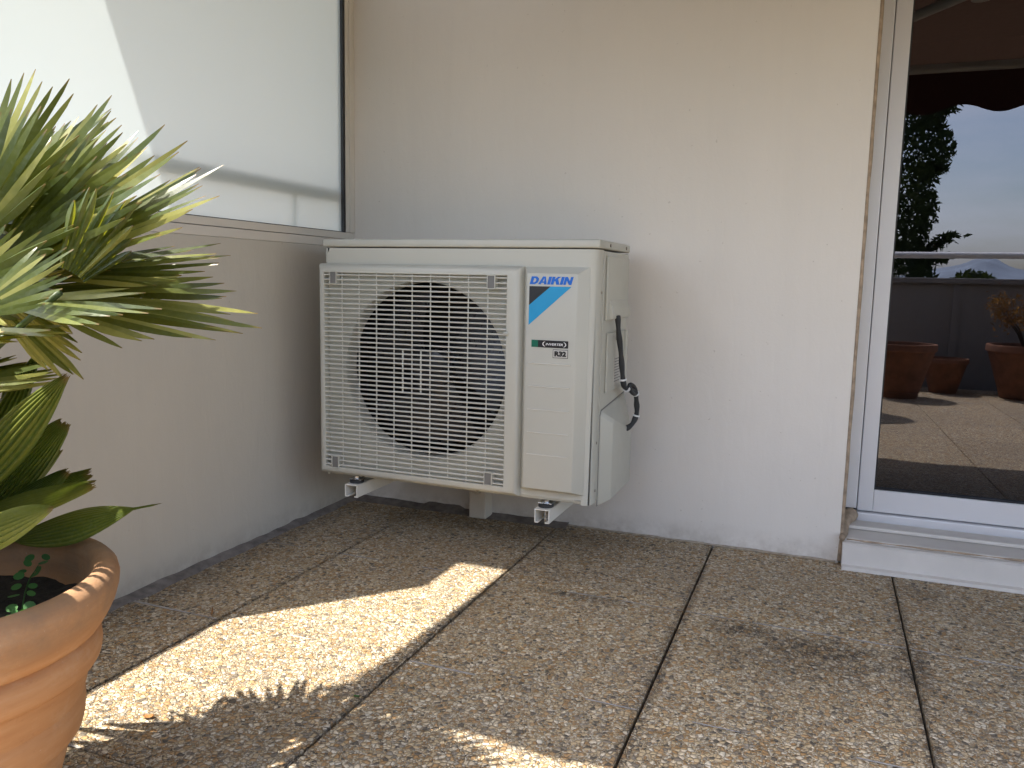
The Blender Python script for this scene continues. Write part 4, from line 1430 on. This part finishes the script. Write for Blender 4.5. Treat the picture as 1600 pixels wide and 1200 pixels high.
# ------------------------------------------------------------------ the fan palm
#FANS_BEGIN
FANS = [
 dict(hub=(0.6119, -1.74, 0.8187), tip=(0.7699, -1.66, 0.9823), nrm=(0.2, -0.6, 0.75), S=46, N=18, seed=1, tone=0.5, fuse=0.5, droop=0.04, twist=24),
 dict(hub=(0.6599, -1.76, 0.7963), tip=(0.8306, -1.66, 0.9632), nrm=(0.15, -0.5, 0.85), S=34, N=14, seed=11, tone=0.6, fuse=0.5, droop=0.04, twist=24),
 dict(hub=(0.5977, -1.76, 0.8329), tip=(0.6901, -1.7, 1.0266), nrm=(0.1, -0.7, 0.65), S=44, N=16, seed=2, tone=0.5, fuse=0.5, droop=0.03, twist=24),
 dict(hub=(0.6437, -1.8, 0.8027), tip=(0.7176, -1.76, 0.9802), nrm=(0.2, -0.75, 0.6), S=34, N=12, seed=12, tone=0.55, fuse=0.5, droop=0.03, twist=30),
 dict(hub=(0.5586, -1.68, 0.775), tip=(0.8225, -1.52, 0.7542), nrm=(0.0, -0.35, 0.93), S=38, N=20, seed=3, tone=0.5, fuse=0.55, droop=0.06, twist=30),
 dict(hub=(0.6261, -1.72, 0.7885), tip=(0.8573, -1.62, 0.9136), nrm=(0.1, -0.45, 0.88), S=30, N=15, seed=4, tone=0.55, fuse=0.5, droop=0.04, twist=24),
 dict(hub=(0.5842, -1.68, 0.7961), tip=(0.8191, -1.56, 0.8225), nrm=(0.0, -0.35, 0.93), S=26, N=14, seed=14, tone=0.5, fuse=0.5, droop=0.05, twist=24),
 dict(hub=(0.5763, -1.74, 0.803), tip=(0.6526, -1.64, 0.6732), nrm=(0.6, -0.75, 0.25), S=13, N=8, seed=5, tone=0.7, fuse=0.7, droop=0.02, twist=15),
 dict(hub=(0.8076, -1.9, 0.7551), tip=(0.8878, -1.85, 0.8141), nrm=(0.1, -0.7, 0.7), S=34, N=11, seed=6, tone=0.5, fuse=0.5, droop=0.05, twist=24),
 dict(hub=(0.7558, -1.76, 0.7694), tip=(0.8409, -1.74, 0.8814), nrm=(0.75, -0.6, 0.2), S=22, N=9, seed=7, tone=0.4, fuse=0.6, droop=0.02),
 dict(hub=(0.6746, -1.78, 0.7674), tip=(0.8643, -1.74, 0.7665), nrm=(0.0, -0.4, 0.92), S=20, N=9, seed=8, tone=0.5, fuse=0.5, droop=0.06),
 dict(hub=(0.4685, -1.66, 0.777), tip=(0.6994, -1.62, 0.881), nrm=(0.2, -0.6, 0.75), S=48, N=20, seed=19, tone=0.25, fuse=0.55, droop=0.04, twist=25),
 dict(hub=(0.4929, -1.68, 0.8534), tip=(0.7162, -1.64, 0.9733), nrm=(0.2, -0.6, 0.75), S=48, N=20, seed=9, tone=0.25, fuse=0.5, droop=0.04, twist=25),
 dict(hub=(0.4942, -1.72, 0.8749), tip=(0.6772, -1.68, 0.8993), nrm=(0.2, -0.6, 0.75), S=50, N=18, seed=16, tone=0.4, fuse=0.5, droop=0.04, twist=30),
 dict(hub=(0.5677, -1.78, 0.7945), tip=(0.7377, -1.74, 0.7906), nrm=(0.1, -0.7, 0.7), S=44, N=16, seed=17, tone=0.45, fuse=0.5, droop=0.04, twist=30),
 dict(hub=(0.6803, -1.84, 0.7685), tip=(0.7872, -1.8, 0.8367), nrm=(0.2, -0.8, 0.55), S=28, N=8, seed=18, tone=0.6, fuse=0.5, droop=0.03, twist=30),
 dict(hub=(0.6498, -1.76, 0.8036), tip=(0.7833, -1.72, 0.9284), nrm=(0.2, -0.6, 0.75), S=40, N=15, seed=15, tone=0.4, fuse=0.5, droop=0.04, twist=24),
 dict(hub=(0.3289, -1.8127, 0.6122), tip=(0.0481, -1.9149, 0.6383), nrm=(0.562, 0.204, 1.0), S=55, N=20, seed=20, tone=0.5, fuse=0.45),
 dict(hub=(0.3805, -1.8786, 0.6195), tip=(0.2101, -2.1219, 0.6612), nrm=(0.341, 0.487, 1.0), S=55, N=20, seed=21, tone=0.5, fuse=0.45),
 dict(hub=(0.4478, -1.9039, 0.6622), tip=(0.4218, -2.2017, 0.6883), nrm=(0.052, 0.595, 1.0), S=55, N=20, seed=22, tone=0.5, fuse=0.45),
 dict(hub=(0.5191, -1.8918, 0.7049), tip=(0.6289, -2.1273, 0.714), nrm=(-0.253, 0.543, 1.0), S=55, N=20, seed=23, tone=0.5, fuse=0.45),
 dict(hub=(0.5668, -1.8546, 0.6878), tip=(0.7347, -1.9955, 0.6686), nrm=(-0.458, 0.384, 1.0), S=55, N=20, seed=24, tone=0.5, fuse=0.45),
 dict(hub=(0.3464, -1.8445, 0.6805), tip=(0.1193, -2.0036, 0.6415), nrm=(0.487, 0.341, 1.0), S=55, N=20, seed=25, tone=0.5, fuse=0.45),
 dict(hub=(0.4128, -1.8946, 0.6757), tip=(0.3118, -2.1722, 0.6236), nrm=(0.202, 0.555, 1.0), S=55, N=20, seed=26, tone=0.5, fuse=0.45),
 dict(hub=(0.4841, -1.9015, 0.7305), tip=(0.5288, -2.1551, 0.6943), nrm=(-0.103, 0.585, 1.0), S=55, N=20, seed=27, tone=0.5, fuse=0.45),
 dict(hub=(0.5454, -1.8742, 0.7405), tip=(0.6917, -2.0615, 0.7071), nrm=(-0.366, 0.468, 1.0), S=55, N=20, seed=28, tone=0.5, fuse=0.45),
 dict(hub=(0.4482, -1.6303, 0.7062), tip=(0.4356, -1.4859, 0.7451), nrm=(0.051, -0.577, 1.0), S=55, N=20, seed=29, tone=0.5, fuse=0.45),
 dict(hub=(0.495, -1.6344, 0.7162), tip=(0.5425, -1.4571, 0.7654), nrm=(-0.15, -0.56, 1.0), S=55, N=20, seed=30, tone=0.5, fuse=0.45),
 dict(hub=(0.5385, -1.6528, 0.7291), tip=(0.6508, -1.4926, 0.7707), nrm=(-0.337, -0.481, 1.0), S=55, N=20, seed=31, tone=0.5, fuse=0.45),
 dict(hub=(0.5786, -1.6965, 0.7791), tip=(0.7311, -1.6085, 0.8165), nrm=(-0.508, -0.293, 1.0), S=55, N=20, seed=32, tone=0.5, fuse=0.45),
 dict(hub=(0.5912, -1.8128, 0.7298), tip=(0.7787, -1.881, 0.7437), nrm=(-0.562, 0.205, 1.0), S=55, N=20, seed=33, tone=0.5, fuse=0.45),
 dict(hub=(0.5866, -1.824, 0.7198), tip=(0.7312, -1.8915, 0.7309), nrm=(-0.542, 0.253, 1.0), S=55, N=20, seed=34, tone=0.5, fuse=0.45),
 dict(hub=(0.4769, -1.7748, 0.6158), tip=(0.2482, -1.6427, 0.672), nrm=(0.508, -0.293, 1.0), S=55, N=20, seed=35, tone=0.5, fuse=0.45),
 dict(hub=(0.4704, -1.7816, 0.6258), tip=(0.3408, -1.5742, 0.6778), nrm=(0.311, -0.498, 1.0), S=55, N=20, seed=36, tone=0.5, fuse=0.45),
 dict(hub=(0.4634, -1.7844, 0.6365), tip=(0.4224, -1.5516, 0.6782), nrm=(0.103, -0.582, 1.0), S=55, N=20, seed=37, tone=0.5, fuse=0.45),
 dict(hub=(0.4792, -1.7667, 0.6148), tip=(0.2194, -1.744, 0.6847), nrm=(0.577, -0.051, 1.0), S=55, N=20, seed=38, tone=0.5, fuse=0.45),
 dict(hub=(0.33, -1.7, 0.73), tip=(0.49, -1.6, 0.75), nrm=(-0.2, -0.3, 1.0), S=75, N=20, seed=60, tone=0.4, fuse=0.8),
 dict(hub=(0.33, -1.66, 0.7), tip=(0.5, -1.68, 0.72), nrm=(-0.2, -0.3, 1.0), S=70, N=18, seed=61, tone=0.35, fuse=0.8),
 dict(hub=(0.5, -1.65, 0.72), tip=(0.375, -1.475, 0.75), nrm=(-0.2, -0.35, 1.0), S=75, N=24, seed=62, tone=0.4, fuse=0.62, edge_short=0.05, lenvar=0.14, fold=0.4),
]
YOUNG = [
 dict(base=(0.4575, -1.7, 0.47), tip=(0.6449, -1.66, 0.6671), nrm=(0.5, -0.85, 0.1), width=0.058, N=8, seed=40, tone=0.67, peak=0.5, blunt=0.16, depth=0.5),
 dict(base=(0.3946, -1.62, 0.48), tip=(0.5194, -1.6, 0.6871), nrm=(0.7, -0.7, 0.1), width=0.04, N=6, seed=41, tone=0.42, peak=0.4, blunt=0.2, depth=0.9),
 dict(base=(0.3111, -1.6, 0.3723), tip=(0.5132, -1.56, 0.5778), nrm=(0.45, -0.85, 0.1), width=0.062, N=13, seed=42, tone=0.52, peak=0.6, blunt=0.45, depth=0.6),
 dict(base=(0.2824, -1.58, 0.3834), tip=(0.4871, -1.55, 0.5342), nrm=(0.4, -0.85, 0.2), width=0.055, N=13, seed=52, tone=0.42, peak=0.55, blunt=0.3, depth=0.7),
 dict(base=(0.2483, -1.6, 0.3526), tip=(0.5605, -1.56, 0.5063), nrm=(0.3, -0.85, 0.35), width=0.048, N=10, seed=43, tone=0.47, peak=0.55, blunt=0.4, depth=0.7),
 dict(base=(0.3946, -1.68, 0.4186), tip=(0.661, -1.64, 0.519), nrm=(0.2, -0.8, 0.5), width=0.042, N=10, seed=44, tone=0.97, peak=0.55, blunt=0.4, depth=1.0),
 dict(base=(0.4425, -1.6, 0.3992), tip=(0.6848, -1.55, 0.4711), nrm=(0.1, -0.75, 0.65), width=0.058, N=11, seed=45, tone=0.62, peak=0.42, blunt=0.02, depth=0.25, tail=0.16, bow=0.03),
 dict(base=(0.5969, -1.8, 0.4673), tip=(0.7601, -1.78, 0.5356), nrm=(0.1, -0.7, 0.7), width=0.055, N=10, seed=46, tone=1.0, peak=0.5, blunt=0.12, depth=0.6),
 dict(base=(0.4143, -1.6, 0.5465), tip=(0.4655, -1.6, 0.6655), nrm=(0.6, -0.8, 0.1), width=0.008, N=2, seed=47, tone=0.47),
 dict(base=(0.2915, -1.62, 0.3236), tip=(0.564, -1.6, 0.5184), nrm=(0.3, -0.85, 0.3), width=0.052, N=11, seed=48, tone=0.27, peak=0.55, blunt=0.3, depth=0.7),
 dict(base=(0.2733, -1.6, 0.4404), tip=(0.4188, -1.57, 0.5913), nrm=(0.4, -0.85, 0.1), width=0.052, N=10, seed=49, tone=0.32, peak=0.55, blunt=0.3, depth=0.7),
]
#FANS_END
def build_palm():
    t = thing("fan_palm", "fan palm with stiff pointed green leaves growing in the big terracotta pot", "palm", (PC[0], PC[1], 0.335))
    top = Vector((PC[0] - 0.02, PC[1] - 0.01, 0.60))
    bm = bmesh.new()
    sp = spline([(PC[0], PC[1], 0.32), (PC[0] - 0.01, PC[1], 0.44), (PC[0] - 0.02, PC[1] - 0.01, 0.56), tuple(top)], 6)
    tube(bm, sp, [0.055 + 0.008 * sin(k * 2.1) - 0.0010 * k for k in range(len(sp))], 16)
    obj("trunk", bm, M['stem'], t, True)
    for k, F in enumerate(FANS):
        bm = bmesh.new()
        fan(bm, **F)
        o = obj("leaf", bm, M['leafA'], t)
        bm = bmesh.new()
        h = Vector(F['hub']); u = (Vector(F['tip']) - h).normalized()
        base = top + Vector((0, 0, -0.03))
        mid = (base + h) / 2 + Vector((0, 0, 0.012))
        tube(bm, spline([tuple(base), tuple(mid), tuple(h + u * 0.012)], 6), 0.0038, 8)
        obj("petiole", bm, M['petiole'], o, True)
    for F in YOUNG:
        bm = bmesh.new()
        pleat(bm, **F)
        obj("young_leaf", bm, M['leafB'], t)
build_palm()

def build_seedling():
    rnd = random.Random(5)
    t = thing("seedling", "little weed with round green leaflets sprouting from the pot soil", "weed", (0.575, -1.71, 0.34))
    bm = bmesh.new()
    la, lb = layers(bm)
    SEED = [(0.525, -1.655, 0.012), (0.500, -1.632, 0.018), (0.478, -1.612, 0.022), (0.458, -1.592, 0.026), (0.442, -1.575, 0.028), (0.428, -1.556, 0.030), (0.418, -1.543, 0.032)]
    leafs = []
    for k, (x, y, z) in enumerate(SEED):
        for s in (-1, 1):
            leafs.append((x + s * 0.008 + 0.003 * (rnd.random() - .5), y + s * 0.007, 0.312 + z + 0.004 * rnd.random(), 0.006 + 0.0022 * rnd.random()))
    for k in range(9):
        leafs.append((0.525 + 0.03 * rnd.random(), -1.675 + 0.03 * rnd.random(), 0.315 + 0.012 * rnd.random(), 0.006))
    for (x, y, z, r) in leafs:
        tl = Vector((rnd.gauss(0.1, 0.35), rnd.gauss(-0.3, 0.35), 1)).normalized()
        a = tl.cross(Vector((1, 0, 0))).normalized(); b = tl.cross(a)
        f = bm.faces.new([bm.verts.new(Vector((x, y, z)) + a * r * cos(2 * pi * j / 10) + b * r * sin(2 * pi * j / 10)) for j in range(10)])
        tn = rnd.random()
        for lp in f.loops:
            lp[la] = (tn, tn, tn, 1); lp[lb] = (0.3, 0.3, 0.3, 1)
    def nearer(b):
        for v in b.verts:
            v.co = Vector((1.5644, -2.4096, 0.8029)).lerp(v.co, 0.93)
    nearer(bm)
    obj("leaflets", bm, M['weed'], t)
    bm = bmesh.new()
    tube(bm, [(x, y, 0.302 + z) for x, y, z in SEED], 0.0011, 6)
    nearer(bm)
    obj("stem", bm, M['weed'], t)
build_seedling()

def build_litter():
    def curl(name, lab, x, y, L, w, rz, mat):
        bm = bmesh.new()
        rows = []
        for k in range(7):
            s = k / 6 - 0.5
            ww = w * (1 - (2 * s) ** 2) ** 0.6 + 0.0004
            px, py = x + s * L * cos(rz), y + s * L * sin(rz)
            nx, ny = -sin(rz), cos(rz)
            z = 0.003 + 0.012 * s * s * L / 0.03
            rows.append((bm.verts.new((px + nx * ww, py + ny * ww, z + 0.0022)), bm.verts.new((px, py, z)), bm.verts.new((px - nx * ww, py - ny * ww, z + 0.0022))))
        for k in range(6):
            for j in range(2):
                bm.faces.new((rows[k][j], rows[k + 1][j], rows[k + 1][j + 1], rows[k][j + 1]))
        tag(obj(name, bm, mat, None, True, origin=(x, y, 0)), lab, "leaf")
    curl("dry_leaf", "small curled brown dry leaf on the sunlit slab near the pot", 0.470, -1.385, 0.020, 0.006, 0.4, M['dry'])
    curl("dry_leaf", "thin rusty leaf sliver on the shaded slab beside the low wall", 0.255, -0.985, 0.050, 0.0018, -0.9, M['dry'])
    curl("green_leaf_scrap", "tiny bright green leaf scrap in the palm shadow on the slabs", 0.775, -1.175, 0.012, 0.003, 0.2, M['weed'])
build_litter()

# ------------------------------------------------------------------ beyond the parapet
def build_outside():
    rnd = random.Random(11)
    t = thing("cypress_tree", "tall dense dark evergreen rising behind the parapet", "tree", (2.0, -8.6, -9.0))
    bm = bmesh.new()
    tube(bm, [(2.0, -8.6, -9.0), (2.05, -8.6, -4), (2.0, -8.6, 2.0)], [0.28, 0.22, 0.08], 10)
    obj("trunk", bm, M['bark'], t, True)
    bm = bmesh.new()
    pts = []
    for k in range(42000):
        z = -1.5 + 7.5 * rnd.random()
        R = (1.0 + 0.07 * sin(z * 3.1) + 0.06 * sin(z * 7.7 + 1)) * min(1.0, (6.6 - z) / 1.6)
        a = 2 * pi * rnd.random()
        r = R * (0.72 + 0.30 * rnd.random() ** 0.7)
        pts.append((2.0 + r * cos(a), -8.6 + r * sin(a), z))
    for (bx, bz, L, ang) in ((2.78, 1.2, 0.50, 0.6), (2.78, 1.08, 0.42, 0.35), (2.7, 2.75, 0.4, 0.7), (2.75, 2.2, 0.25, 0.4)):
        for k in range(260):
            s = rnd.random()
            pts.append((bx + L * s * cos(ang) + rnd.gauss(0, 0.05), -8.4 + rnd.gauss(0, 0.1), bz + L * s * sin(ang) + rnd.gauss(0, 0.05 * (1.2 - s))))
    foliage(bm, pts, 0.050, rnd)
    obj("crown", bm, M['tree'], t)
    t = thing("round_bush", "rounded green bush peeping over the parapet coping", "bush", (3.62, -9.4, -9.0))
    bm = bmesh.new()
    tube(bm, [(3.62, -9.4, -9.0), (3.62, -9.4, 0.6)], 0.12, 8)
    obj("trunk", bm, M['bark'], t, True)
    bm = bmesh.new()
    pts = []
    for k in range(2600):
        d = Vector((rnd.gauss(0, 1), rnd.gauss(0, 1), rnd.gauss(0, 1))).normalized() * (0.33 * (0.6 + 0.4 * rnd.random()))
        pts.append((3.62 + d.x, -9.4 + d.y, 0.78 + d.z * 0.85))
    foliage(bm, pts, 0.045, rnd)
    obj("crown", bm, M['tree'], t)
    # masts
    for i, (x, y, h, lab) in enumerate(((20.5, -60, 12.0, "thin white mast beyond the parapet, the taller of the pair"), (19.7, -60, 11.3, "thin white mast beyond the parapet, the shorter of the pair"))):
        m = thing("mast", lab, "mast", (x, y, -9.0), 0, "white masts far beyond the terrace")
        bm = bmesh.new()
        tube(bm, [(x, y, -9), (x, y, -9 + h)], [0.12, 0.06], 8)
        obj("pole", bm, M['mast'], m, True)
        bm = bmesh.new()
        tube(bm, [(x - 0.5, y, -9 + h * 0.8), (x + 0.5, y, -9 + h * 0.8)], 0.03, 6)
        obj("spreader", bm, M['mast'], m, True)
    # rusty shrub in the right hand pot
    s = thing("potted_shrub", "small rusty brown shrub in a terracotta pot near the parapet", "shrub", (3.08, -3.98, 0.33))
    bm = bmesh.new()
    tips = []
    for k in range(9):
        a = 2 * pi * k / 9 + rnd.random()
        b = Vector((3.08, -3.98, 0.33))
        m1 = b + Vector((0.07 * cos(a), 0.07 * sin(a), 0.14 + 0.05 * rnd.random()))
        e = b + Vector(((0.16 + 0.08 * rnd.random()) * cos(a), 0.2 * sin(a), 0.28 + 0.12 * rnd.random()))
        tube(bm, [tuple(b), tuple(m1), tuple(e)], [0.009, 0.006, 0.002], 6)
        tips += [(m1 + e) / 2, e]
    obj("stems", bm, M['bark'], s, True)
    bm = bmesh.new()
    pts = []
    for tp in tips:
        for k in range(60):
            pts.append((tp.x + rnd.gauss(0, 0.04), tp.y + rnd.gauss(0, 0.04), tp.z + rnd.gauss(0, 0.04)))
    foliage(bm, pts, 0.018, rnd)
    obj("leaves", bm, M['shrub'], s)
build_outside()

# ------------------------------------------------------------------ the photographer, crouching (seen only as a dark shape in the glass)
def skin(name, joints, bones, mat, parent, levels=1):
    names = list(joints)
    me = bpy.data.meshes.new(name)
    off = parent.location
    me.from_pydata([tuple(Vector(joints[n][:3]) - off) for n in names], [(names.index(a), names.index(b)) for a, b in bones], [])
    o = bpy.data.objects.new(name, me)
    COL.objects.link(o)
    sk = o.modifiers.new("skin", 'SKIN')
    sk.use_smooth_shade = True
    for k, n in enumerate(names):
        r = joints[n][3]
        v = me.skin_vertices[0].data[k]
        v.radius = (r, joints[n][4] if len(joints[n]) > 4 else r)
        v.use_root = (k == 0)
    sd = o.modifiers.new("sub", 'SUBSURF')
    sd.levels = levels
    sd.render_levels = levels
    dg = bpy.context.evaluated_depsgraph_get()
    m2 = bpy.data.meshes.new_from_object(o.evaluated_get(dg))
    m2.name = name
    bpy.data.objects.remove(o)
    bpy.data.meshes.remove(me)
    m2.materials.clear()
    m2.materials.append(mat)
    for p in m2.polygons:
        p.use_smooth = True
    q = bpy.data.objects.new(name, m2)
    COL.objects.link(q)
    q.parent = parent
    return q

def build_person():
    t = thing("person", "person in dark clothes crouching on the terrace and holding up a phone", "person", (1.63, -2.95, 0.0))
    J = {'pelvis': (1.63, -3.02, .33, .13, .11), 'waist': (1.63, -3.0, .50, .125, .095), 'chest': (1.63, -2.94, .72, .145, .105), 'collar': (1.63, -2.88, .86, .085, .075),
         'neck': (1.63, -2.85, .92, .052), 'jaw': (1.63, -2.815, .985, .062, .07), 'skull': (1.63, -2.82, 1.07, .076, .092), 'crown': (1.63, -2.83, 1.135, .05, .06), 'nose': (1.63, -2.715, 1.02, .011),
         'ear_a': (1.548, -2.82, 1.03, .014), 'ear_b': (1.712, -2.82, 1.03, .014)}
    B = [('pelvis', 'waist'), ('waist', 'chest'), ('chest', 'collar'), ('collar', 'neck'), ('neck', 'jaw'), ('jaw', 'skull'), ('skull', 'crown'), ('jaw', 'nose'), ('skull', 'ear_a'), ('skull', 'ear_b')]
    for s, n, ex, wx in ((-1, 'a', 1.36, 1.505), (1, 'b', 1.935, 1.655)):
        J['hip' + n] = (1.63 + s * .09, -2.98, .32, .088); J['knee' + n] = (1.63 + s * .19, -2.62, .49, .060)
        J['ankle' + n] = (1.63 + s * .17, -2.86, .10, .040); J['toe' + n] = (1.63 + s * .18, -2.67, .035, .034, .04)
        J['shoulder' + n] = (1.63 + s * .175, -2.90, .83, .058); J['elbow' + n] = (ex, -2.68, .64, .042)
        J['wrist' + n] = (wx, -2.515, .745, .027); J['palm' + n] = (wx - s * .004, -2.470, .785, .030, .018)
        B += [('pelvis', 'hip' + n), ('hip' + n, 'knee' + n), ('knee' + n, 'ankle' + n), ('ankle' + n, 'toe' + n),
              ('chest', 'shoulder' + n), ('shoulder' + n, 'elbow' + n), ('elbow' + n, 'wrist' + n), ('wrist' + n, 'palm' + n)]
        for f in range(4):
            z0 = .815 - .018 * f
            J['k%d' % f + n] = (wx - s * .004 + s * .012, -2.452, z0, .0090); J['t%d' % f + n] = (wx - s * .030, -2.424 - .003 * f, z0 + .008, .0075)
            B += [('palm' + n, 'k%d' % f + n), ('k%d' % f + n, 't%d' % f + n)]
        J['thumb' + n] = (wx - s * .022, -2.472, .758, .0095); J['thumb_tip' + n] = (wx - s * .042, -2.460, .778, .008)
        B += [('wrist' + n, 'thumb' + n), ('thumb' + n, 'thumb_tip' + n)]
    skin("body", J, B, M['skin'], t)
    g = lambda n, k: (J[n][0], J[n][1], J[n][2], J[n][3] * k, (J[n][4] if len(J[n]) > 4 else J[n][3]) * k)
    SJ = {n: g(n, 1.14) for n in ('chest', 'waist', 'collar', 'shouldera', 'shoulderb', 'elbowa', 'elbowb')}
    for n, e in (('a', 'elbowa'), ('b', 'elbowb')):
        a, b = Vector(J['elbow' + n][:3]), Vector(J['wrist' + n][:3])
        c = a.lerp(b, .8)
        SJ['cuff' + n] = (c.x, c.y, c.z, .038)
    skin("shirt", SJ, [('waist', 'chest'), ('chest', 'collar'), ('chest', 'shouldera'), ('chest', 'shoulderb'), ('shouldera', 'elbowa'), ('shoulderb', 'elbowb'), ('elbowa', 'cuffa'), ('elbowb', 'cuffb')], M['cloth_dark'], t)
    TJ = {n: g(n, 1.14) for n in ('pelvis', 'hipa', 'hipb', 'kneea', 'kneeb', 'anklea', 'ankleb')}
    skin("trousers", TJ, [('pelvis', 'hipa'), ('pelvis', 'hipb'), ('hipa', 'kneea'), ('hipb', 'kneeb'), ('kneea', 'anklea'), ('kneeb', 'ankleb')], M['cloth_navy'], t)
    for n in 'ab':
        a, b = J['ankle' + n], J['toe' + n]
        skin("shoe", {'heel': (a[0], a[1] - .02, .045, .042, .042), 'mid': ((a[0] + b[0]) / 2, (a[1] + b[1]) / 2, .045, .044, .042), 'toe': (b[0], b[1] + .02, .036, .040, .034)}, [('heel', 'mid'), ('mid', 'toe')], M['rubber'], t)
    skin("hair", {'top': (1.63, -2.835, 1.125, .083, .092), 'back': (1.63, -2.872, 1.06, .074, .062), 'front': (1.63, -2.785, 1.142, .056, .04)}, [('top', 'back'), ('top', 'front')], M['hair'], t)
    for s in (-1, 1):
        bm = bmesh.new()
        bmesh.ops.create_uvsphere(bm, u_segments=12, v_segments=8, radius=.011)
        bmesh.ops.translate(bm, verts=bm.verts, vec=(1.63 + s * .030, -2.738, 1.055))
        obj("eye", bm, M['white_ink'], t, True)
    p = thing("phone", "black phone held up in both hands by the crouching person", "phone", (1.58, -2.445, 0.79))
    bm = bmesh.new()
    box(bm, 1.503, 1.657, -2.4475, -2.4395, .752, .828, .003)
    obj("case", bm, M['rubber'], p)
    bm = bmesh.new()
    tube(bm, [(1.564, -2.4393, .803), (1.564, -2.4375, .803)], .007, 16)
    obj("lens", bm, M['pane_black'], p)
build_person()
